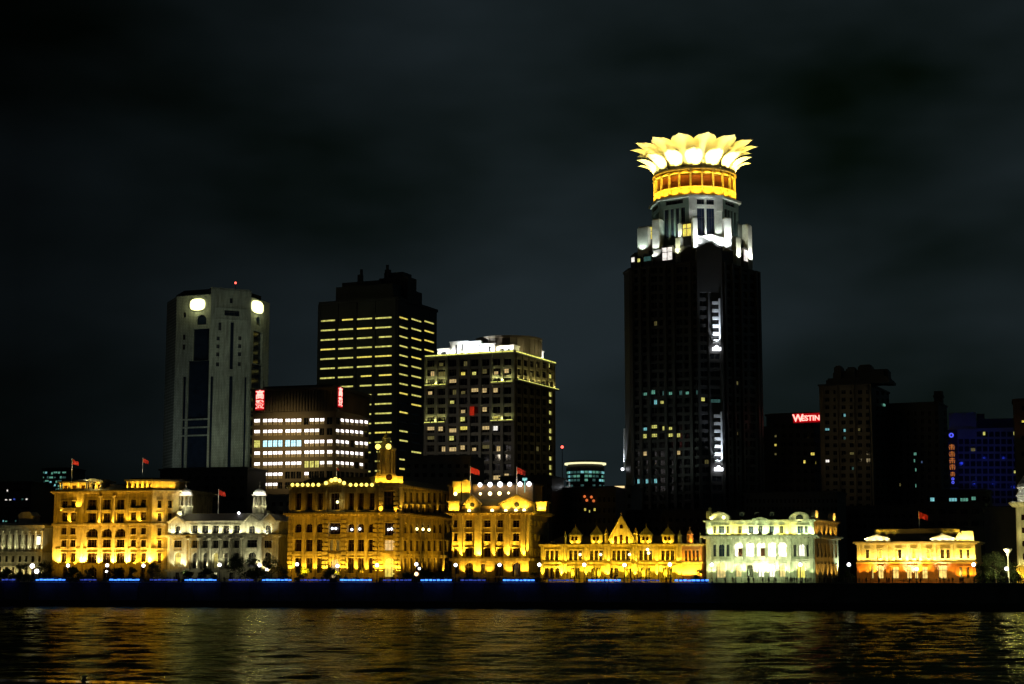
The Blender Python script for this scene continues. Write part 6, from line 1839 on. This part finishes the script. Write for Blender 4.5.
b.tube((x, 2, zt), (x, 2, z - .8), .3, .3); b.tube((x, 2, z - .8), (x - 1.6, 2, z), .3, .3); b.build('lamp_arm', E_WLED if False else WHITE, X5.root)
X5.point(f.loc(x - .5, .2, z - 3), 120, (.9, .95, 1), .3)
X6, f = block('low_block', 'narrow dark block with a short orange light bar left of the lotus tower', 614, 632, 700, -18, 487.5, mat=GREYC, cols=3, rows=(494, 504, 514), lit=[])
x0, x1, z0, z1 = f.R(614.5, 624.5, 486, 488, -.6); b = f.mb(); b.box(x0, x1, -.7, -.52, z0, z1); b.build('light_bar', glow('amber bar', (1, .75, .35), 1.2, .1), X6.root)
X7, f = block('low_block', 'long dark block behind the greenish white building', 745, 838, 640, -22, 494, mat=GREYC, cols=22, rows=(499, 507), lit=[], dv=4)
X8, f = block('low_block', 'dark block with four cyan windows behind the low yellow building', 925, 992, 650, -18, 492, cols=6, rows=(496.5, 509, 521), lit=[(935, 499, E_CYAN), (949, 499, E_CYAN), (962, 499, E_TEAL), (980, 499, E_TEAL)], dv=5, wd=.72)
X9, f = block('low_block', 'plain grey block with a blank wall left of the signal tower', 985, 1040, 600, -18, 509, mat=GREYC, cols=5, rows=(560,), lit=[])
X10, f = block('low_block', 'black block between the greenish white building and the low yellow building', 838, 930, 660, -20, 508, cols=12, rows=(514, 524, 534), lit=[])
X11, f = block('low_block', 'black block behind the gothic roofline in front of the lotus tower', 626, 708, 680, -18, 512, cols=12, rows=(518, 527), lit=[])
X12, f = block('low_block', 'black block behind the flags of the pedimented building', 500, 552, 650, -17, 478, cols=7, rows=(484, 494), lit=[])
X13, f = block('low_block', 'dark narrow block with an orange edge light at the right end of the skyline', 1019, 1060, 780, -16, 400, mat=BROWNC, cols=4, rows=(406, 420, 436, 452), lit=[(1021, 422, E_YEL)])
f.fill(1021, 420, 12, f.z(440, 1021), 110, (1, .3, .05), ang=80)
X15, f = block('low_block', 'black block filling the gap between the lotus tower and the red sign block', 738, 772, 900, -20, 436, cols=5, rows=(441, 452, 463), lit=[(768, 442, E_DIMY)])
X16, f = block('low_block', 'black block behind the vertical orange sign, between the dark tower and the blue block', 925, 950, 930, -18, 440, cols=3, rows=(446, 458), lit=[])
X14, f = block('low_block', 'dim block between the twin-cupola building and the banded golden building', 262, 300, 640, -16, 497, mat=GREYC, cols=5, rows=(502, 511, 520), lit=[])
# ------------------------------------------------------------------ street lamps with white globes
def lamp_meshes():
    p = MB(); p.lathe([(.28, 0), (.28, .25), (.16, .5), (.11, .9), (.08, 4.6), (.14, 4.7), (.2, 4.9)], n=10)
    g = MB(); g.ball((0, 0, 5.3), .52, 14, 10)
    c = MB(); c.lathe([(.16, 5.78), (.1, 5.9), (.03, 6.1)], n=8)
    return p.mesh('post', METAL), g.mesh('globe', E_GLOBE), c.mesh('cap', METAL)
LP_, LG, LC = lamp_meshes()
LAMPS = [(68, 565.5, 9, 'white globe street lamp before the left bay of the arched ochre building'),
         (107.2, 565.3, 9, 'white globe street lamp before the ochre central arches, upper of the two'),
         (106.5, 571.5, 13, 'small lower white globe street lamp before the central arches of the ochre building'),
         (143.5, 565.6, 9, 'white globe street lamp before the right bay of the arched ochre building'),
         (32.3, 566, 11, 'large white globe street lamp beside the tree at the cream columned building'),
         (36.6, 571.3, 14, 'small white globe street lamp just right of the large one at the cream columned building'),
         (219.7, 564.8, 10, 'white globe street lamp before the middle columns of the twin-cupola building'),
         (259.6, 565.2, 10, 'white globe street lamp under the right cupola of the white building'),
         (266.8, 569.5, 14, 'small white globe street lamp just right of the one under the right cupola'),
         (297, 564.2, 9, 'white globe street lamp at the left end of the banded golden building'),
         (337.5, 565.8, 10, 'white globe street lamp before the central doorway of the banded golden building'),
         (377, 565.2, 12, 'white globe street lamp left of the corner turret entrance'),
         (416.3, 564.3, 10, 'white globe street lamp right of the turret entrance, upper left of its pair'),
         (419.3, 568.6, 13, 'small white globe street lamp right of the turret entrance, lower right of its pair'),
         (455.6, 565, 9, 'white globe street lamp before the left door of the pedimented building'),
         (499.5, 564.9, 9, 'white globe street lamp before the middle of the pedimented building'),
         (539.3, 564.7, 9, 'white globe street lamp in the gap between the pedimented and the gothic building'),
         (584.2, 564.8, 9, 'white globe street lamp between the two left dormers of the gothic building'),
         (624.5, 565, 9, 'white globe street lamp under the big gothic gable'),
         (669.8, 564.5, 9, 'white globe street lamp under the right dormer of the gothic building'),
         (711.8, 564.7, 9, 'white globe street lamp before the left door of the greenish white building'),
         (800.3, 564.7, 9, 'white globe street lamp before the right door of the greenish white building'),
         (848.9, 564.6, 9, 'white globe street lamp in the dark gap left of the low yellow building'),
         (916.5, 569, 9, 'white globe street lamp before the middle of the low yellow building'),
         (973.6, 564.6, 9, 'white globe street lamp at the right corner of the low yellow building'),
         (1006.5, 568.8, 10, 'white globe street lamp in front of the bushy green tree')]
for u, v, d, l in LAMPS:
    p = wall_pt(u, d, 7.2, v); zc_ = at(u, v, p.y).z
    t = thing('street_lamp', l, 'street lamp', (p.x, p.y, 7.2), YAW0, 'globe street lamps along the promenade')
    s = (zc_ - 7.2) / 5.3
    big = 1.35 if 'large' in l else (.75 if 'small' in l else 1.0)
    put('post', LP_, t, (0, 0, 0), 0, None, (1, 1, s)); 
    g = put('globe', LG, t, (0, 0, zc_ - 7.2 - 5.3 * big), 0, None, (big, big, big)); put('cap', LC, t, (0, 0, zc_ - 7.2 - 5.3), 0)
# one orange lamp by the turret side and a tall double-headed lamp by the right tree
p = wall_pt(416.4, 10, 7.2, 574); t = thing('street_lamp', 'low orange globe lamp below the pair of white globes right of the turret', 'street lamp', (p.x, p.y, 7.2), YAW0)
zc_ = at(416.4, 574, p.y).z - 7.2
b = MB(); b.lathe([(.25, 0), (.1, .4), (.08, zc_ - .5)], n=8); b.build('post', METAL, t); b = MB(); b.ball((0, 0, zc_), .6, 12, 8); b.build('globe', glow('orange globe', (1, .55, .25), 4, 0), t)
p = wall_pt(1008, 26, 4.0, 560); zc_ = at(1008, 549.5, p.y).z - 4.0
t = thing('street_lamp', 'tall pale lamp mast with flared head between the yellow building and signal tower', 'street lamp', (p.x, p.y, 4.0), YAW0)
b = MB(); b.lathe([(.35, 0), (.25, 1), (.2, zc_ - 2)], n=10); b.build('post', WHITE, t); b = MB(); b.lathe([(.25, zc_ - 2), (.5, zc_ - 1), (1.3, zc_), (1.2, zc_ + .3)], n=14); b.build('lamp_head', WHITE, t)
l_ = bpy.data.lights.new('lamp light', 'POINT'); l_.energy = 600; l_.color = (1, .9, .4); o = bpy.data.objects.new('lamp_light', l_); COL.objects.link(o); o.parent = t; o.location = (-.8, -1.6, zc_ - .8)

# ------------------------------------------------------------------ trees along the street
def tree_meshes(seed, h, r):
    rg = random.Random(seed)
    t = MB(); th = h * .42
    lean = (rg.uniform(-.3, .3), rg.uniform(-.3, .3))
    t.tube((0, 0, -.2), (lean[0] * .5, lean[1] * .5, th * .6), .28, .2, 8); t.tube((lean[0] * .5, lean[1] * .5, th * .6), (lean[0], lean[1], h * .75), .2, .06, 8)
    cl = []
    for k in range(9):
        a = rg.uniform(0, 6.28); zz = h * rg.uniform(.42, .9); rr = r * rg.uniform(.35, .85) * (1 - max(0, (zz / h - .6)) * 1.2)
        e = (lean[0] + rr * cos(a), lean[1] + rr * sin(a), zz)
        t.tube((lean[0] * .7, lean[1] * .7, zz - h * .16), e, .09, .03, 5); cl.append((e, r * rg.uniform(.3, .52)))
    cl.append(((lean[0], lean[1], h * .88), r * .45))
    c = MB()
    for (x, y, z), q in cl:
        for i in range(150):
            a = rg.uniform(0, 6.28); ph = math.acos(rg.uniform(-1, 1)); d = q * rg.random() ** .45
            px = x + d * sin(ph) * cos(a); py = y + d * sin(ph) * sin(a); pz = z + d * cos(ph) * .85
            s = rg.uniform(.16, .34); u = Vector((rg.uniform(-1, 1), rg.uniform(-1, 1), rg.uniform(-.6, .6))).normalized(); w = u.orthogonal().normalized()
            P0 = Vector((px, py, pz))
            c.add([P0 - u * s, P0 + w * s * .55, P0 + u * s, P0 - w * s * .55], [(0, 1, 2, 3)])
    return t.mesh('trunk', BARK), c.mesh('crown', LEAF)
TV = [tree_meshes(1, 11, 3.6), tree_meshes(2, 9, 3.2), tree_meshes(3, 12, 4.4), tree_meshes(5, 7.5, 2.8)]
TREES = [(6, 40, 3, 1.0, 'dark street tree at the left edge before the cream columned building'), (20, 36, 1, 1.0, 'dark street tree left of the large globe lamp by the cream building'), (44, 34, 2, .85, 'dark tall street tree in the gap between the cream and the arched ochre building'),
         (72, 30, 3, 1.05, 'low dark street tree before the left bay of the arched ochre building'), (88, 32, 1, .8, 'low dark street tree left of the central arches of the ochre building'), (118, 30, 3, 1.0, 'low dark street tree right of the central arches of the ochre building'), (133, 32, 1, .85, 'low dark street tree before the right bay of the arched ochre building'), (153, 34, 2, .8, 'dark street tree before the rounded corner of the ochre building'),
         (188, 40, 3, .9, 'small dark street tree before the left columns of the twin-cupola building'), (206, 36, 3, 1.0, 'small dark street tree before the middle columns, left of the lamp at the twin-cupola building'), (234, 30, 2, .98, 'large dark street tree before the right columns of the twin-cupola building'), (254, 30, 1, 1.2, 'dark street tree under the right cupola of the white building'), (272, 32, 2, .95, 'large dark street tree at the right end of the twin-cupola building'), (284, 38, 0, .7, 'dark street tree in the gap left of the banded golden building'),
         (303, 38, 3, 1.05, 'small dark street tree before the left windows of the banded golden building'), (330, 36, 3, 1.0, 'small dark street tree left of the doorway of the banded golden building'), (408, 34, 3, .85, 'small dark street tree right of the turret entrance'), (428, 36, 3, .9, 'small dark street tree before the side wall of the banded golden building'),
         (447, 38, 3, .7, 'small dark street tree between the banded and the pedimented golden buildings'), (470, 38, 3, .7, 'small dark street tree before the left door of the pedimented building'),
         (536, 38, 1, .7, 'small dark street tree between the pedimented and gothic buildings'), (699, 34, 1, .8, 'small dark street tree between the gothic and greenish white buildings'), (845, 32, 1, .95, 'dark street tree in the gap left of the low yellow building'),
         (984, 36, 1, .95, 'dark street tree just right of the low yellow building'), (996, 30, 2, 1.0, 'bushy yellow-green lit tree left of the signal tower'), (1011, 34, 1, 1.0, 'dark street tree touching the signal tower')]
for i, (u, d, k, s, l) in enumerate(TREES):
    p = wall_pt(u, d, 4.0, 570); t = thing('tree', l, 'tree', (p.x, p.y, 4.0), i * 2.1, 'street trees before the waterfront buildings')
    t.scale = (s * (1 + .1 * sin(i * 3)), s, s)
    put('trunk', TV[k][0], t); put('crown', TV[k][1], t)
p = wall_pt(1002, 22, 9)
l_ = bpy.data.lights.new('lamp light', 'POINT'); l_.energy = 2200; l_.color = (1, .9, .35); o = bpy.data.objects.new('lamp_light', l_); COL.objects.link(o); o.location = p

# ------------------------------------------------------------------ people along the railing, too many and too far to count
def person_into(b, x, y, z, h, a, rg):
    M = Matrix.Translation((x, y, z)) @ Matrix.Rotation(a, 4, 'Z') @ Matrix.Scale(h / 1.7, 4)
    b.M = M
    st = rg.uniform(-.08, .08)
    b.cur = rg.randrange(3)
    for sx in (-1, 1):
        b.tube((sx * .1, st * sx, 0), (sx * .09, 0, .85), .065, .095, 6)
    b.lathe([(.12, .82), (.17, .95), (.15, 1.1), (.2, 1.32), (.19, 1.4), (.07, 1.47)], n=8)
    for sx in (-1, 1):
        e = (sx * .26, -.1, 1.1); b.tube((sx * .2, 0, 1.38), e, .055, .045, 5); b.tube(e, (sx * .16, -.3, 1.08 + rg.uniform(-.1, .3)), .045, .035, 5)
    b.lathe([(.055, 1.45), (.055, 1.5), (.085, 1.55), (.1, 1.62), (.085, 1.7), (.03, 1.73)], n=8)
    b.M = None
rg = random.Random(12)
b = MB()
n = 0
while n < 420:
    s = rg.uniform(-30, 420); 
    if rg.random() < .35 and abs((s % 46) - 20) > 12: continue
    d = .9 + abs(rg.gauss(0, 1.6)); x, y, z = along(s, d, 7.2)
    person_into(b, x, y, z, rg.uniform(1.5, 1.84), rg.uniform(-1, 1), rg); n += 1
o = b.build('crowd', [SKIN, stone('pale clothing', (.22, .2, .2), rough=.9, amp=.5), stone('brown clothing', (.12, .07, .05), rough=.9, amp=.5)]); tag(o, 'dark crowd of people standing along the promenade railing', 'crowd', None, 'stuff')
